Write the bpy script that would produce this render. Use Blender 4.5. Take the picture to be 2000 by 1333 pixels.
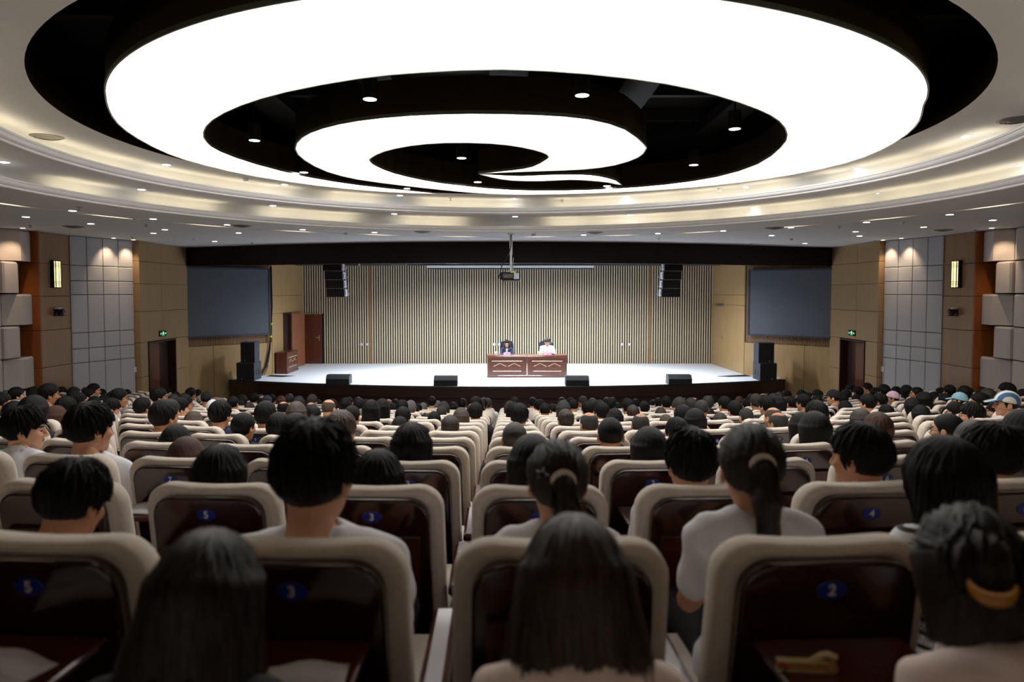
import bpy, bmesh, math, random
import numpy as np
from mathutils import Vector, Matrix

for _o in list(bpy.data.objects):
    bpy.data.objects.remove(_o)
SC = bpy.context.scene
COL = SC.collection
rnd = random.Random(7)

# ------------------------------------------------------------------ camera
FPX = 1350.0                      # focal length in pixels of the 2000 px frame
CAMZ = 3.65                       # camera height above the floor in front of the stage
HORX, HORY = 985.0, 573.0         # vanishing point of the depth axis
PITCH = math.radians(2.4)
AXY = HORY + FPX * math.tan(PITCH)
cam_d = bpy.data.cameras.new('camera')
cam = bpy.data.objects.new('camera', cam_d)
COL.objects.link(cam)
cam.location = (0, 0, CAMZ)
cam.rotation_euler = (math.pi / 2 - PITCH, 0, 0)
cam_d.sensor_width = 36.0
cam_d.lens = FPX / 2000.0 * 36.0
cam_d.shift_x = (1000 - HORX) / 2000.0
cam_d.shift_y = (AXY - 666.5) / 2000.0
cam_d.clip_start = 0.05
cam_d.clip_end = 200
cam_d.dof.use_dof = True
cam_d.dof.focus_distance = 9.0
cam_d.dof.aperture_fstop = 2.2
SC.camera = cam

# ------------------------------------------------------------------ world, exposure
wd = bpy.data.worlds.new('world')
SC.world = wd
wd.use_nodes = True
wd.node_tree.nodes['Background'].inputs[0].default_value = (0.6, 0.65, 0.75, 1)
wd.node_tree.nodes['Background'].inputs[1].default_value = 0.0
SC.view_settings.view_transform = 'Standard'
SC.view_settings.look = 'None'
SC.view_settings.gamma = 1.0
SC.view_settings.use_curve_mapping = False
SC.view_settings.exposure = 0.0
PANEL_L = 4.0                     # radiance of the ceiling light panels
STAGE_W = 200.0                   # watts of one stage light bar

CP, SP = math.cos(PITCH), math.sin(PITCH)
def ray(px, py):
    a = (px - HORX) / FPX
    b = -(py - AXY) / FPX
    return Vector((a, CP + b * SP, -SP + b * CP))
def at_z(px, py, z):
    d = ray(px, py)
    t = (z - CAMZ) / d.z
    return Vector((d.x * t, d.y * t, z))
def at_y(px, py, y):
    d = ray(px, py)
    t = y / d.y
    return Vector((d.x * t, y, CAMZ + d.z * t))
def proj(p):
    z = p[2] - CAMZ
    dep = p[1] * CP - z * SP
    up = p[1] * SP + z * CP
    return (HORX + FPX * p[0] / dep, AXY - FPX * up / dep)

# ------------------------------------------------------------------ materials
MATS = {}
def lin(c):
    return tuple(((v / 255.0) / 12.92 if v / 255.0 <= 0.04045 else ((v / 255.0 + 0.055) / 1.055) ** 2.4) for v in c)
def base_mat(name):
    m = bpy.data.materials.new(name)
    m.use_nodes = True
    nt = m.node_tree
    b = nt.nodes['Principled BSDF']
    MATS[name] = m
    return m, nt, b
def mat(name, rgb, rough=0.6, metal=0.0, coat=0.0, var=0.12, scale=(20, 20, 20), bump=0.0, bscale=None, spec=0.5, coords='Object', detail=3):
    """principled material; colour varies with a stretched noise, optional noise bump"""
    m, nt, b = base_mat(name)
    N = nt.nodes; L = nt.links
    c = lin(rgb)
    b.inputs['Roughness'].default_value = rough
    b.inputs['Metallic'].default_value = metal
    b.inputs['Coat Weight'].default_value = coat
    b.inputs['Coat Roughness'].default_value = 0.08
    b.inputs['Specular IOR Level'].default_value = spec
    tc = N.new('ShaderNodeTexCoord')
    mp = N.new('ShaderNodeMapping')
    mp.inputs['Scale'].default_value = scale
    L.new(tc.outputs[coords], mp.inputs['Vector'])
    nz = N.new('ShaderNodeTexNoise')
    nz.inputs['Scale'].default_value = 1.0
    nz.inputs['Detail'].default_value = detail
    L.new(mp.outputs['Vector'], nz.inputs['Vector'])
    cr = N.new('ShaderNodeValToRGB')
    lo = tuple(max(0, v * (1 - var * 2)) for v in c) + (1,)
    hi = tuple(min(1, v * (1 + var * 2)) for v in c) + (1,)
    cr.color_ramp.elements[0].position = 0.25
    cr.color_ramp.elements[1].position = 0.75
    cr.color_ramp.elements[0].color = lo
    cr.color_ramp.elements[1].color = hi
    L.new(nz.outputs['Fac'], cr.inputs['Fac'])
    L.new(cr.outputs['Color'], b.inputs['Base Color'])
    if bump > 0:
        mp2 = mp
        if bscale:
            mp2 = N.new('ShaderNodeMapping')
            mp2.inputs['Scale'].default_value = bscale
            L.new(tc.outputs[coords], mp2.inputs['Vector'])
        n2 = N.new('ShaderNodeTexNoise')
        n2.inputs['Scale'].default_value = 1.0
        n2.inputs['Detail'].default_value = 4
        L.new(mp2.outputs['Vector'], n2.inputs['Vector'])
        bp = N.new('ShaderNodeBump')
        bp.inputs['Strength'].default_value = bump
        bp.inputs['Distance'].default_value = 0.01
        L.new(n2.outputs['Fac'], bp.inputs['Height'])
        L.new(bp.outputs['Normal'], b.inputs['Normal'])
    return m
def emit(name, rgb, strength):
    m, nt, b = base_mat(name)
    b.inputs['Base Color'].default_value = (0.8, 0.8, 0.8, 1)
    b.inputs['Emission Color'].default_value = tuple(rgb) + (1,)
    b.inputs['Emission Strength'].default_value = strength
    return m

mat('plaster', (226, 226, 226), 0.85, var=0.01, scale=(2, 2, 2), bump=0.03, bscale=(90, 90, 90))
mat('moulding', (232, 232, 230), 0.35, var=0.02)
mat('void_black', (9, 9, 10), 0.6, var=0.2)
mat('bronze', (60, 47, 26), 0.35, 0.6, var=0.25, scale=(1, 1, 0.5))
mat('rim_metal', (150, 150, 140), 0.3, 0.9, var=0.05)
mat('oak', (160, 132, 96), 0.42, var=0.10, scale=(60, 60, 1.2), coat=0.1)
mat('oak_light', (172, 142, 98), 0.42, var=0.09, scale=(70, 70, 1.0), coat=0.1)
mat('oak_dark', (144, 110, 78), 0.42, var=0.10, scale=(60, 60, 1.2), coat=0.1)
mat('orange_wood', (150, 84, 36), 0.4, var=0.10, scale=(60, 60, 1.2))
mat('slat_wood', (212, 196, 164), 0.45, var=0.07, scale=(50, 50, 0.7))
mat('slat_backing', (14, 14, 17), 0.8, var=0.1)
mat('grey_fabric', (192, 184, 180), 0.9, var=0.05, scale=(120, 120, 120), bump=0.12, bscale=(300, 300, 300))
mat('grey_tile', (182, 183, 188), 0.9, var=0.04, scale=(120, 120, 120), bump=0.12, bscale=(300, 300, 300))
mat('valance_wood', (27, 13, 12), 0.5, var=0.12, scale=(2, 2, 40), coat=0.0, spec=.25)
mat('stage_wood', (50, 23, 17), 0.4, var=0.15, scale=(3, 3, 50), coat=0.2)
mat('stage_edge', (40, 38, 40), 0.5, var=0.1)
mat('stage_carpet', (226, 230, 240), 0.95, var=0.03, scale=(30, 30, 30), bump=0.1, bscale=(200, 200, 200))
mat('floor_stone', (58, 52, 48), 0.45, var=0.15, scale=(6, 6, 6))
mat('red_wood', (98, 52, 33), 0.35, var=0.12, scale=(30, 30, 2), coat=0.3)
mat('door_wood', (92, 46, 28), 0.35, var=0.12, scale=(30, 30, 2), coat=0.3)
mat('door_pale', (150, 92, 66), 0.4, var=0.08, scale=(30, 30, 2), coat=0.2)
mat('dark_frame', (44, 22, 18), 0.4, var=0.1, scale=(30, 30, 2))
mat('inlay', (214, 196, 170), 0.3, var=0.05)
mat('beige', (230, 218, 204), 0.88, var=0.04, scale=(60, 60, 60), bump=0.15, bscale=(420, 420, 420))
mat('mahogany', (44, 16, 14), 0.16, var=0.18, scale=(30, 30, 2.0), coat=0.9, spec=0.6)
mat('tray_wood', (74, 30, 23), 0.25, var=0.15, scale=(2, 30, 30), coat=0.5)
mat('badge_blue', (16, 44, 140), 0.3, var=0.03)
mat('paint_white', (235, 235, 235), 0.5, var=0.02)
mat('white_plastic', (222, 224, 228), 0.45, var=0.02)
mat('paper', (238, 238, 242), 0.7, var=0.02)
mat('pink_card', (240, 150, 185), 0.6, var=0.02)
mat('pink_ink', (170, 40, 90), 0.6, var=0.02)
mat('black_box', (24, 25, 28), 0.65, var=0.1, scale=(80, 80, 80), bump=0.08)
mat('black_side', (58, 63, 74), 0.6, var=0.08, scale=(80, 80, 80))
mat('black_plastic', (16, 16, 18), 0.45, var=0.1)
mat('leather', (40, 46, 62), 0.35, var=0.1, bump=0.1, bscale=(60, 60, 60))
mat('steel', (176, 178, 182), 0.3, 0.9, var=0.05)
mat('silver_paint', (188, 196, 214), 0.35, 0.3, var=0.05)
mat('brass', (190, 160, 96), 0.3, 0.9, var=0.05)
mat('screen_grey', (84, 89, 98), 0.75, var=0.02, scale=(4, 4, 4))
mat('screen_frame', (50, 54, 66), 0.5, var=0.04)
mat('cable', (18, 18, 26), 0.6, var=0.05)
mat('yellow_tape', (200, 220, 60), 0.5, var=0.05)
mat('grille', (120, 116, 108), 0.6, var=0.05)
mat('green_glass', (40, 60, 50), 0.2, var=0.05)
mat('fan_wood', (170, 120, 50), 0.5, var=0.15, scale=(200, 10, 10))
mat('fan_red', (190, 50, 60), 0.5, var=0.05)
mat('fan_green', (40, 110, 60), 0.5, var=0.05)
mat('fan_cream', (214, 196, 150), 0.5, var=0.05)
emit('lamp_white', (0.85, 0.9, 1.0), 14.0)
emit('lamp_dark_hall', (0.85, 0.9, 1.0), 14.0)
emit('cove_led', (1.0, 0.85, 0.58), 7.0)
emit('slot_led', (1.0, 0.78, 0.55), 7.0)
emit('panel_light', (1.0, 0.97, 0.93), PANEL_L)
emit('stage_led', (0.88, 0.93, 1.0), 8.0)
emit('sconce_glow', (1.0, 0.86, 0.35), 1.6)
emit('exit_green', (0.12, 0.9, 0.45), 1.3)

# people materials
SKIN = []
for i, c in enumerate([(205, 150, 116), (216, 164, 130), (188, 132, 98), (224, 178, 150)]):
    m = mat('skin_%d' % i, c, 0.5, var=0.05, scale=(30, 30, 30), bump=0.05, bscale=(400, 400, 400))
    m.node_tree.nodes['Principled BSDF'].inputs['Subsurface Weight'].default_value = 0.0
    SKIN.append(m)
mat('lip', (176, 92, 84), 0.45, var=0.03)
mat('eye', (24, 18, 16), 0.2, var=0.02)
HAIR = {}
for k, c, r in (('k', (14, 12, 12), 0.46), ('d', (42, 31, 25), 0.36), ('r', (74, 43, 26), 0.45), ('g', (104, 102, 100), 0.5),
                ('m', (52, 49, 47), 0.5), ('b', (66, 49, 38), 0.36), ('h', (86, 72, 60), 0.6)):
    HAIR[k] = mat('hair_' + k, c, r, var=0.28, scale=(260, 260, 14), bump=0.5, bscale=(420, 420, 20), detail=4, spec={'k': .2, 'd': .5, 'b': .55}.get(k, .3))
CLOTH = {}
for k, c in (('W', (236, 236, 242)), ('L', (210, 206, 228)), ('B', (196, 216, 232)), ('N', (34, 44, 78)), ('K', (22, 22, 25)), ('G', (120, 116, 122)),
             ('T', (58, 92, 100)), ('E', (74, 92, 66)), ('P', (242, 222, 214)), ('U', (70, 56, 170)), ('Y', (150, 124, 84)), ('R', (120, 40, 44)),
             ('C', (44, 48, 62)), ('V', (92, 78, 116)), ('Q', (224, 190, 210)), ('A', (150, 200, 220)), ('J', (60, 62, 84))):
    CLOTH[k] = mat('cloth_' + k, c, 0.85, var=0.04, scale=(14, 14, 14), bump=0.25, bscale=(26, 26, 16))
mat('shoe', (20, 20, 22), 0.4)

# ------------------------------------------------------------------ mesh builder
class MB:
    def __init__(s):
        s.v = []; s.f = []; s.mi = []; s.sm = []
    def add(s, vs, fs, mi=0, smooth=False):
        o = len(s.v)
        s.v.extend([tuple(p) for p in vs])
        for f in fs:
            s.f.append(tuple(i + o for i in f)); s.mi.append(mi); s.sm.append(smooth)
        return s
    def box(s, x0, x1, y0, y1, z0, z1, mi=0, b=0.0, M=None):
        if b <= 0:
            vs = [(x, y, z) for z in (z0, z1) for y in (y0, y1) for x in (x0, x1)]
            fs = [(0, 2, 3, 1), (4, 5, 7, 6), (0, 1, 5, 4), (2, 6, 7, 3), (0, 4, 6, 2), (1, 3, 7, 5)]
        else:
            vs = []; 
            for z, zi in ((z0, 1), (z1, -1)):
                for y, yi in ((y0, 1), (y1, -1)):
                    for x, xi in ((x0, 1), (x1, -1)):
                        vs += [(x, y + yi * b, z + zi * b), (x + xi * b, y, z + zi * b), (x + xi * b, y + yi * b, z)]
            bmx = bmesh.new()
            for p in vs: bmx.verts.new(p)
            r = bmesh.ops.convex_hull(bmx, input=bmx.verts)
            bmx.verts.index_update()
            bmesh.ops.dissolve_limit(bmx, angle_limit=0.01, verts=bmx.verts, edges=bmx.edges)
            bmx.verts.index_update()
            vs = [v.co.copy() for v in bmx.verts]
            fs = [[v.index for v in f.verts] for f in bmx.faces]
            bmx.free()
        if M is not None: vs = [M @ Vector(p) for p in vs]
        return s.add(vs, fs, mi)
    def rings(s, rs, mi=0, smooth=True, cap0=True, cap1=True, closed=True):
        n = len(rs[0]); vs = [p for r in rs for p in r]; fs = []
        for i in range(len(rs) - 1):
            for j in range(n if closed else n - 1):
                k = (j + 1) % n
                fs.append((i * n + j, i * n + k, (i + 1) * n + k, (i + 1) * n + j))
        s.add(vs, fs, mi, smooth)
        if cap0: s.add(rs[0], [tuple(reversed(range(n)))], mi)
        if cap1: s.add(rs[-1], [tuple(range(n))], mi)
        return s
    def tube(s, pts, r, n=8, mi=0, cap=True):
        pts = [Vector(p) for p in pts]; rs = []
        rr = r if isinstance(r, (list, tuple)) else [r] * len(pts)
        up0 = None
        for i, p in enumerate(pts):
            d = (pts[min(i + 1, len(pts) - 1)] - pts[max(i - 1, 0)]).normalized()
            up = Vector((0, 0, 1)) if abs(d.z) < 0.95 else Vector((0, 1, 0))
            if up0 is not None: up = up0
            a = d.cross(up).normalized(); b2 = a.cross(d).normalized(); up0 = b2
            rs.append([p + (a * math.cos(2 * math.pi * k / n) + b2 * math.sin(2 * math.pi * k / n)) * rr[i] for k in range(n)])
        return s.rings(rs, mi, True, cap, cap)
    def cyl(s, c, r, z0, z1, n=16, mi=0, r2=None, smooth=True):
        r2 = r if r2 is None else r2
        mk = lambda rad, z: [(c[0] + rad * math.cos(2 * math.pi * k / n), c[1] + rad * math.sin(2 * math.pi * k / n), z) for k in range(n)]
        return s.rings([mk(r, z0), mk(r2, z1)], mi, smooth)
    def prism(s, outline, y0, y1, mi=0):
        """outline in (x,z), extruded along y"""
        a = [(x, y0, z) for x, z in outline]; b = [(x, y1, z) for x, z in outline]
        return s.rings([a, b], mi, False)
    def mesh(s, name, mats):
        me = bpy.data.meshes.new(name)
        me.from_pydata(s.v, [], s.f)
        for m in mats: me.materials.append(MATS[m] if isinstance(m, str) else m)
        me.polygons.foreach_set('material_index', s.mi)
        me.polygons.foreach_set('use_smooth', s.sm)
        me.update()
        bmx = bmesh.new(); bmx.from_mesh(me)
        bmesh.ops.recalc_face_normals(bmx, faces=bmx.faces)
        bmx.to_mesh(me); bmx.free()
        return me
    def build(s, name, mats, parent=None, loc=None, rz=0.0):
        return mkobj(name, s.mesh(name, mats if isinstance(mats, (list, tuple)) else [mats]), parent, loc, rz)

def mkobj(name, me, parent=None, loc=None, rz=0.0):
    o = bpy.data.objects.new(name, me)
    COL.objects.link(o)
    if parent is not None: o.parent = parent
    if loc is not None: o.location = loc
    if rz: o.rotation_euler = (0, 0, rz)
    return o
def tag(o, label=None, cat=None, group=None, kind=None):
    if label: o['label'] = label
    if cat: o['category'] = cat
    if group: o['group'] = group
    if kind: o['kind'] = kind
    return o
def empty(name, loc=(0, 0, 0), rz=0.0):
    return mkobj(name, None, None, loc, rz)
def rrect(hw0, hw1, z0, z1, r, n=6, rb=0.02, dip=0.0):
    """rounded trapezoid outline (x,z): half widths hw0 at z0 (bottom), hw1 at z1 (top)"""
    pts = []
    for sx, zc, rad, a0, hw in ((1, z0 + rb, rb, -90, hw0), (1, z1 - r, r, 0, hw1), (-1, z1 - r, r, 90, hw1), (-1, z0 + rb, rb, 180, hw0)):
        for i in range(n + 1):
            a = math.radians(a0 + 90.0 * i / n)
            pts.append((sx * (hw - rad) + rad * math.cos(a), zc + rad * math.sin(a)))
        if a0 == 0 and dip:
            pts.append((hw * 0.3, z1 - dip)); pts.append((0, z1 - dip * 1.3)); pts.append((-hw * 0.3, z1 - dip))
    return pts
ORD = ['first', 'second', 'third', 'fourth', 'fifth', 'sixth', 'seventh', 'eighth', 'ninth', 'tenth', 'eleventh', 'twelfth', 'thirteenth', 'fourteenth',
       'fifteenth', 'sixteenth', 'seventeenth', 'eighteenth', 'nineteenth', 'twentieth', 'twenty-first', 'twenty-second', 'twenty-third', 'twenty-fourth']

# ------------------------------------------------------------------ the hall: dimensions
H0, H1, H2 = 1.39, 1.715, 2.036               # three ceiling levels above the camera
CZ0, CZ1, CZ2 = CAMZ + H0, CAMZ + H1, CAMZ + H2
CC = (0.06, 9.12)                             # centre of the round ceiling
R_LIP1, R_LIP2, R_HOLE = 6.62, 5.86, 5.2
STZ = 0.90                                    # stage floor height
BACKY = 26.9
RWALL = [(8.13, BACKY), (8.14, 23.3), (10.2, 21.2), (10.15, 18.4), (10.62, 16.7), (10.62, 15.6), (11.1, 15.6), (11.1, -3.2)]
LWALL = [(-7.87, BACKY), (-7.88, 23.3), (-9.9, 21.2), (-9.85, 18.3), (-10.5, 16.7), (-10.5, 15.6), (-10.98, 15.6), (-10.98, -3.2)]
ARC_R, ROW0, ROWP, SEAT_P = 17.3, 1.56, 0.895, 0.58
D_TOP, D_STEP, NROWS = 0.548, 0.1312, 17
def row_z(m): return CAMZ - (D_TOP + D_STEP * m) - 1.0
def sag(x): return ARC_R - math.sqrt(ARC_R ** 2 - x * x)

# ------------------------------------------------------------------ floor with curved terraces
fl = MB()
NS = 26; XS = [-12 + 24.0 * i / NS for i in range(NS + 1)]
def strip(off0, off1, z, zr):
    a = [(x, off0 + sag(x), z) for x in XS]; b = [(x, off1 + sag(x), z) for x in XS]; c = [(x, off1 + sag(x), zr) for x in XS]
    fl.rings([a, b], 0, False, False, False, False)
    if zr != z: fl.rings([b, c], 0, False, False, False, False)
strip(-9.0, ROW0 - ROWP - 0.55, row_z(-1) , row_z(-1))
for m in range(-1, NROWS):
    o = ROW0 + m * ROWP
    z1 = row_z(m + 1) if m < NROWS - 1 else 0.0
    strip(o - 0.55, o - 0.55 + ROWP, row_z(m), z1)
strip(ROW0 + NROWS * ROWP - 0.55, 30.0, 0.0, 0.0)
tag(fl.build('floor', 'floor_stone'), 'dark stepped floor under the curved seat rows', kind='structure')

# ------------------------------------------------------------------ ceiling
NC = 144
def circ(r, z, n=NC): return [(CC[0] + r * math.sin(2 * math.pi * k / n), CC[1] + r * math.cos(2 * math.pi * k / n), z) for k in range(n)]
def fill_with_hole(outer, r, z):
    bmx = bmesh.new()
    def loop(pts):
        vs = [bmx.verts.new((p[0], p[1], z)) for p in pts]
        return [bmx.edges.new((vs[i], vs[(i + 1) % len(vs)])) for i in range(len(vs))]
    e = loop(outer) + loop(circ(r, z))
    bmesh.ops.triangle_fill(bmx, use_beauty=True, edges=e)
    bmx.verts.index_update()
    vs = [v.co.copy() for v in bmx.verts]; fs = [[v.index for v in f.verts] for f in bmx.faces]
    bmx.free(); return vs, fs
SLOT0, SLOT1 = 7.98, 8.10
# valance arc (front face)
def val_y(x): return 18.75 + (19.2 - math.sqrt(19.2 ** 2 - x * x))
val_pts = [(x, val_y(x)) for x in np.linspace(-7.7, 8.2, 17)]
outer = [(RWALL[2][0] + .05, RWALL[2][1])] + [(p[0] + .05, p[1]) for p in RWALL[3:]] + [(LWALL[7][0] - .05, LWALL[7][1])] + [(p[0] - .05, p[1]) for p in reversed(LWALL[2:7])] + [(p[0], p[1] + 0.05) for p in val_pts]
ce = MB()
vs, fs = fill_with_hole(outer, SLOT1, CZ0); ce.add(vs, fs)
ce.rings([circ(SLOT1, CZ0), circ(SLOT1, CZ0 + .12), circ(SLOT0, CZ0 + .12), circ(SLOT0, CZ0), circ(R_LIP1, CZ0)], 0, False, False, False)
def step(R, za, zb, Rnext):
    ce.rings([circ(R + .02, za + .10), circ(R + .33, za + .10), circ(R + .33, zb), circ(Rnext, zb)], 0, True, False, False)
step(R_LIP1, CZ0, CZ1, R_LIP2)
step(R_LIP2, CZ1, CZ2, R_HOLE)
ceil = tag(ce.build('ceiling', 'plaster'), 'white stepped ceiling with round openings', kind='structure')
for R, z in ((R_LIP1, CZ0), (R_LIP2, CZ1)):
    m = MB()
    prof = [(0.01, 0), (0, 0), (-.012, .012), (-.012, .028), (-.03, .034), (-.05, .05), (-.064, .072), (-.068, .088), (-.08, .092), (-.085, .118), (-.05, .12), (.03, .104)]
    m.rings([circ(R + a, z + b) for a, b in prof], 0, False, False, False)
    m.build('moulding', 'moulding', ceil)
    # LED strips lying in the cove, in lit and dead stretches
    m = MB(); rr = random.Random(int(R * 100)); a = 0.0
    while a < 2 * math.pi - 0.01:
        da = rr.uniform(.05, .16)
        if rr.random() > 0.16:
            n = 3
            A = [a + da * i / n for i in range(n + 1)]
            P = lambda r, zz: [(CC[0] + r * math.sin(t), CC[1] + r * math.cos(t), zz) for t in A]
            m.rings([P(R + .06, z + .108), P(R + .06, z + .122), P(R + .10, z + .122), P(R + .10, z + .108)], 0, False, False, False, False)
        a += da + rr.uniform(.004, .03)
    m.build('cove_light_strip', 'cove_led', ceil)
# warm bars in the ceiling slot
m = MB(); rr = random.Random(5)
for k in range(26):
    a = 2 * math.pi * (k + 0.25) / 26; A = [a + 0.075 * i / 3 for i in range(4)]
    P = lambda r, zz: [(CC[0] + r * math.sin(t), CC[1] + r * math.cos(t), zz) for t in A]
    m.rings([P(SLOT0 + .03, CZ0 + .115), P(SLOT0 + .03, CZ0 + .09), P(SLOT1 - .03, CZ0 + .09), P(SLOT1 - .03, CZ0 + .115)], 0, False, False, False, False)
m.build('slot_light_bar', 'slot_led', ceil)
# rim of the big opening and the black void over it
m = MB(); m.rings([circ(R_HOLE, CZ2), circ(R_HOLE, CZ2 + .26), circ(R_HOLE + .3, CZ2 + .26)], 0, True, False, False); m.build('opening_fascia', 'bronze', ceil)
m = MB()
m.rings([circ(R_HOLE + .3, CZ2 + .2), circ(R_HOLE + .3, CZ2 + 1.15)], 0, True, False, True)
for i in range(7):
    y = CC[1] - 4.5 + 1.5 * i
    hw = math.sqrt(max(.1, 5.2 ** 2 - (y - CC[1]) ** 2))
    m.box(CC[0] - hw, CC[0] + hw, y - .06, y + .06, CZ2 + .95, CZ2 + 1.14)
for i in range(5):
    x = CC[0] - 3.6 + 1.8 * i
    hw = math.sqrt(max(.1, 5.1 ** 2 - (x - CC[0]) ** 2))
    m.box(x - .25, x + .25, CC[1] - hw, CC[1] + hw, CZ2 + .8, CZ2 + .98)
m.build('void', 'void_black', ceil)

# ------------------------------------------------------------------ glowing spiral panels
SPIRAL = [(857, 378), (800, 376.5), (720, 372), (620, 362), (500, 344), (400, 322), (330, 300), (270, 270), (230, 240), (212, 210), (207, 188)]
# outer circle continues over the near side
c1 = (0.03, 9.44, 4.8)
OUT = []
pl0 = at_z(207, 188, CZ2); pr0 = at_z(1803, 205, CZ2)
a0 = math.atan2(pl0.y - c1[1], pl0.x - c1[0]); a1 = math.atan2(pr0.y - c1[1], pr0.x - c1[0])
if a0 < 0: a0 += 2 * math.pi
if a1 < 0: a1 += 2 * math.pi
r0 = math.hypot(pl0.y - c1[1], pl0.x - c1[0]); r1 = math.hypot(pr0.y - c1[1], pr0.x - c1[0])
for i in range(1, 40):
    t = i / 40.0; a = a0 + (a1 - a0) * t
    r = (r0 + (r1 - r0) * t) * (1 - math.sin(math.pi * t) ** 2) + c1[2] * math.sin(math.pi * t) ** 2
    OUT.append(Vector((c1[0] + r * math.cos(a), c1[1] + r * math.sin(a), CZ2)))
TAIL = [(1803, 205), (1795, 235), (1770, 262), (1720, 292), (1650, 318), (1550, 340), (1450, 355), (1350, 365.5), (1250, 372.5), (1150, 377), (1060, 379.3), (1000, 379.5), (930, 376.5), (860, 370), (780, 361), (700, 350),
        (640, 335), (595, 312), (577, 290), (590, 268), (630, 250), (700, 235), (800, 225), (918, 221), (1050, 223.5), (1150, 232), (1220, 252), (1258, 282), (1260, 292), (1245, 307), (1200, 322), (1140, 330), (1060, 333.5),
        (990, 336), (935, 338.5), (1000, 332), (1040, 325), (1065, 312), (1072, 305), (1060, 297), (1020, 287), (960, 279.5), (870, 278), (800, 284), (750, 295), (725, 307), (722, 314), (735, 324), (770, 338),
        (830, 352), (900, 362), (1000, 370.5), (1100, 371.5), (1200, 368), (1300, 360), (1400, 345), (1480, 320), (1525, 287), (1538, 262), (1522, 235), (1480, 212), (1400, 185), (1300, 162), (1150, 143), (980, 134),
        (820, 140), (700, 152), (560, 178), (470, 205), (415, 233), (397, 257), (403, 276), (430, 295), (500, 320), (600, 345), (700, 361), (800, 372)]
LEAF = [(936, 339.5), (962, 346), (1000, 352), (1056, 353), (1112, 350.5), (1150, 352), (1187, 355.6), (1214, 361), (1202, 352), (1169, 343.5), (1131, 340.3), (1075, 340.8), (1019, 343), (981, 341.8)]
def smooth_loop(P, sharp, it=1):
    """Chaikin-style subdivision of a closed loop keeping the sharp tips"""
    for _ in range(it):
        Q = []; S = set(); n = len(P)
        for i in range(n):
            a, b, c, d = P[i - 1], P[i], P[(i + 1) % n], P[(i + 2) % n]
            if i in sharp: S.add(len(Q))
            Q.append(b)
            if i in sharp or (i + 1) % n in sharp: Q.append((b + c) / 2)
            else: Q.append((-a + 9 * b + 9 * c - d) / 16)
        P, sharp = Q, S
    return P
def light_panel(name, pts, zt, label):
    root = empty(name, (0, 0, 0))
    bmx = bmesh.new()
    vs0 = [bmx.verts.new((p.x, p.y, CZ2)) for p in pts]
    f = bmx.faces.new(vs0); f.normal_update()
    bmesh.ops.triangulate(bmx, faces=[f])
    bmx.verts.index_update()
    V = [v.co.copy() for v in bmx.verts]; F = [[v.index for v in q.verts] for q in bmx.faces]; bmx.free()
    m = MB(); m.add(V, F); d = m.build('diffuser', 'panel_light', root)
    n = len(pts)
    m = MB(); m.rings([[(p.x, p.y, CZ2 + .012) for p in pts], [(p.x, p.y, CZ2 + zt) for p in pts]], 0, False, False, True); m.build('fascia', 'bronze', root)
    m = MB()
    nr = []
    for i in range(n):
        t = (pts[(i + 1) % n] - pts[i - 1]).normalized(); nr.append(Vector((t.y, -t.x, 0)))
    area = sum(pts[i].x * pts[(i + 1) % n].y - pts[(i + 1) % n].x * pts[i].y for i in range(n))
    sg = 1 if area > 0 else -1
    ra = [pts[i] + nr[i] * sg * .012 + Vector((0, 0, -.01)) for i in range(n)]
    rb = [pts[i] + nr[i] * sg * .012 + Vector((0, 0, .03)) for i in range(n)]
    rc = [pts[i] - nr[i] * sg * .006 + Vector((0, 0, -.01)) for i in range(n)]
    rd = [pts[i] - nr[i] * sg * .006 + Vector((0, 0, .01)) for i in range(n)]
    m.rings([rd, rc, ra, rb], 0, False, False, False); m.build('rim', 'rim_metal', root)
    tag(root, label, 'ceiling light')
SP_PTS = [at_z(x, y, CZ2) for x, y in SPIRAL] + OUT + [at_z(x, y, CZ2) for x, y in TAIL]
tip = len(SPIRAL) + len(OUT) + [i for i, p in enumerate(TAIL) if p == (935, 338.5)][0]
light_panel('spiral_light_panel', smooth_loop(SP_PTS, {0, tip}, 1), .42, 'huge glowing white spiral light panel hung in the round ceiling opening')
light_panel('leaf_light_panel', smooth_loop([at_z(x, y, CZ2) for x, y in LEAF], {0, 7}, 1), .42, 'small glowing leaf-shaped light panel inside the end of the spiral')

# ------------------------------------------------------------------ downlights, sprinklers, diffusers
def downlight_mesh():
    m = MB(); m.cyl((0, 0), .075, -.006, .02, 20, 0); me = m.mesh('ring', ['white_plastic'])
    m = MB(); m.add([(0.058 * math.cos(2 * math.pi * k / 20), .058 * math.sin(2 * math.pi * k / 20), -.008) for k in range(20)], [tuple(reversed(range(20)))]); me2 = m.mesh('lens', ['lamp_white'])
    return me, me2
DLR, DLL = downlight_mesh()
def pend_mesh():
    m = MB(); m.cyl((0, 0), .08, 0, .22, 18, 0); m.cyl((0, 0), .012, .22, .75, 8, 0); me = m.mesh('housing', ['black_plastic'])
    m = MB(); m.add([(0.07 * math.cos(2 * math.pi * k / 20), .07 * math.sin(2 * math.pi * k / 20), -.003) for k in range(20)], [tuple(reversed(range(20)))]); me2 = m.mesh('lens', ['lamp_dark_hall'])
    return me, me2
PDR, PDL = pend_mesh()
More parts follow.
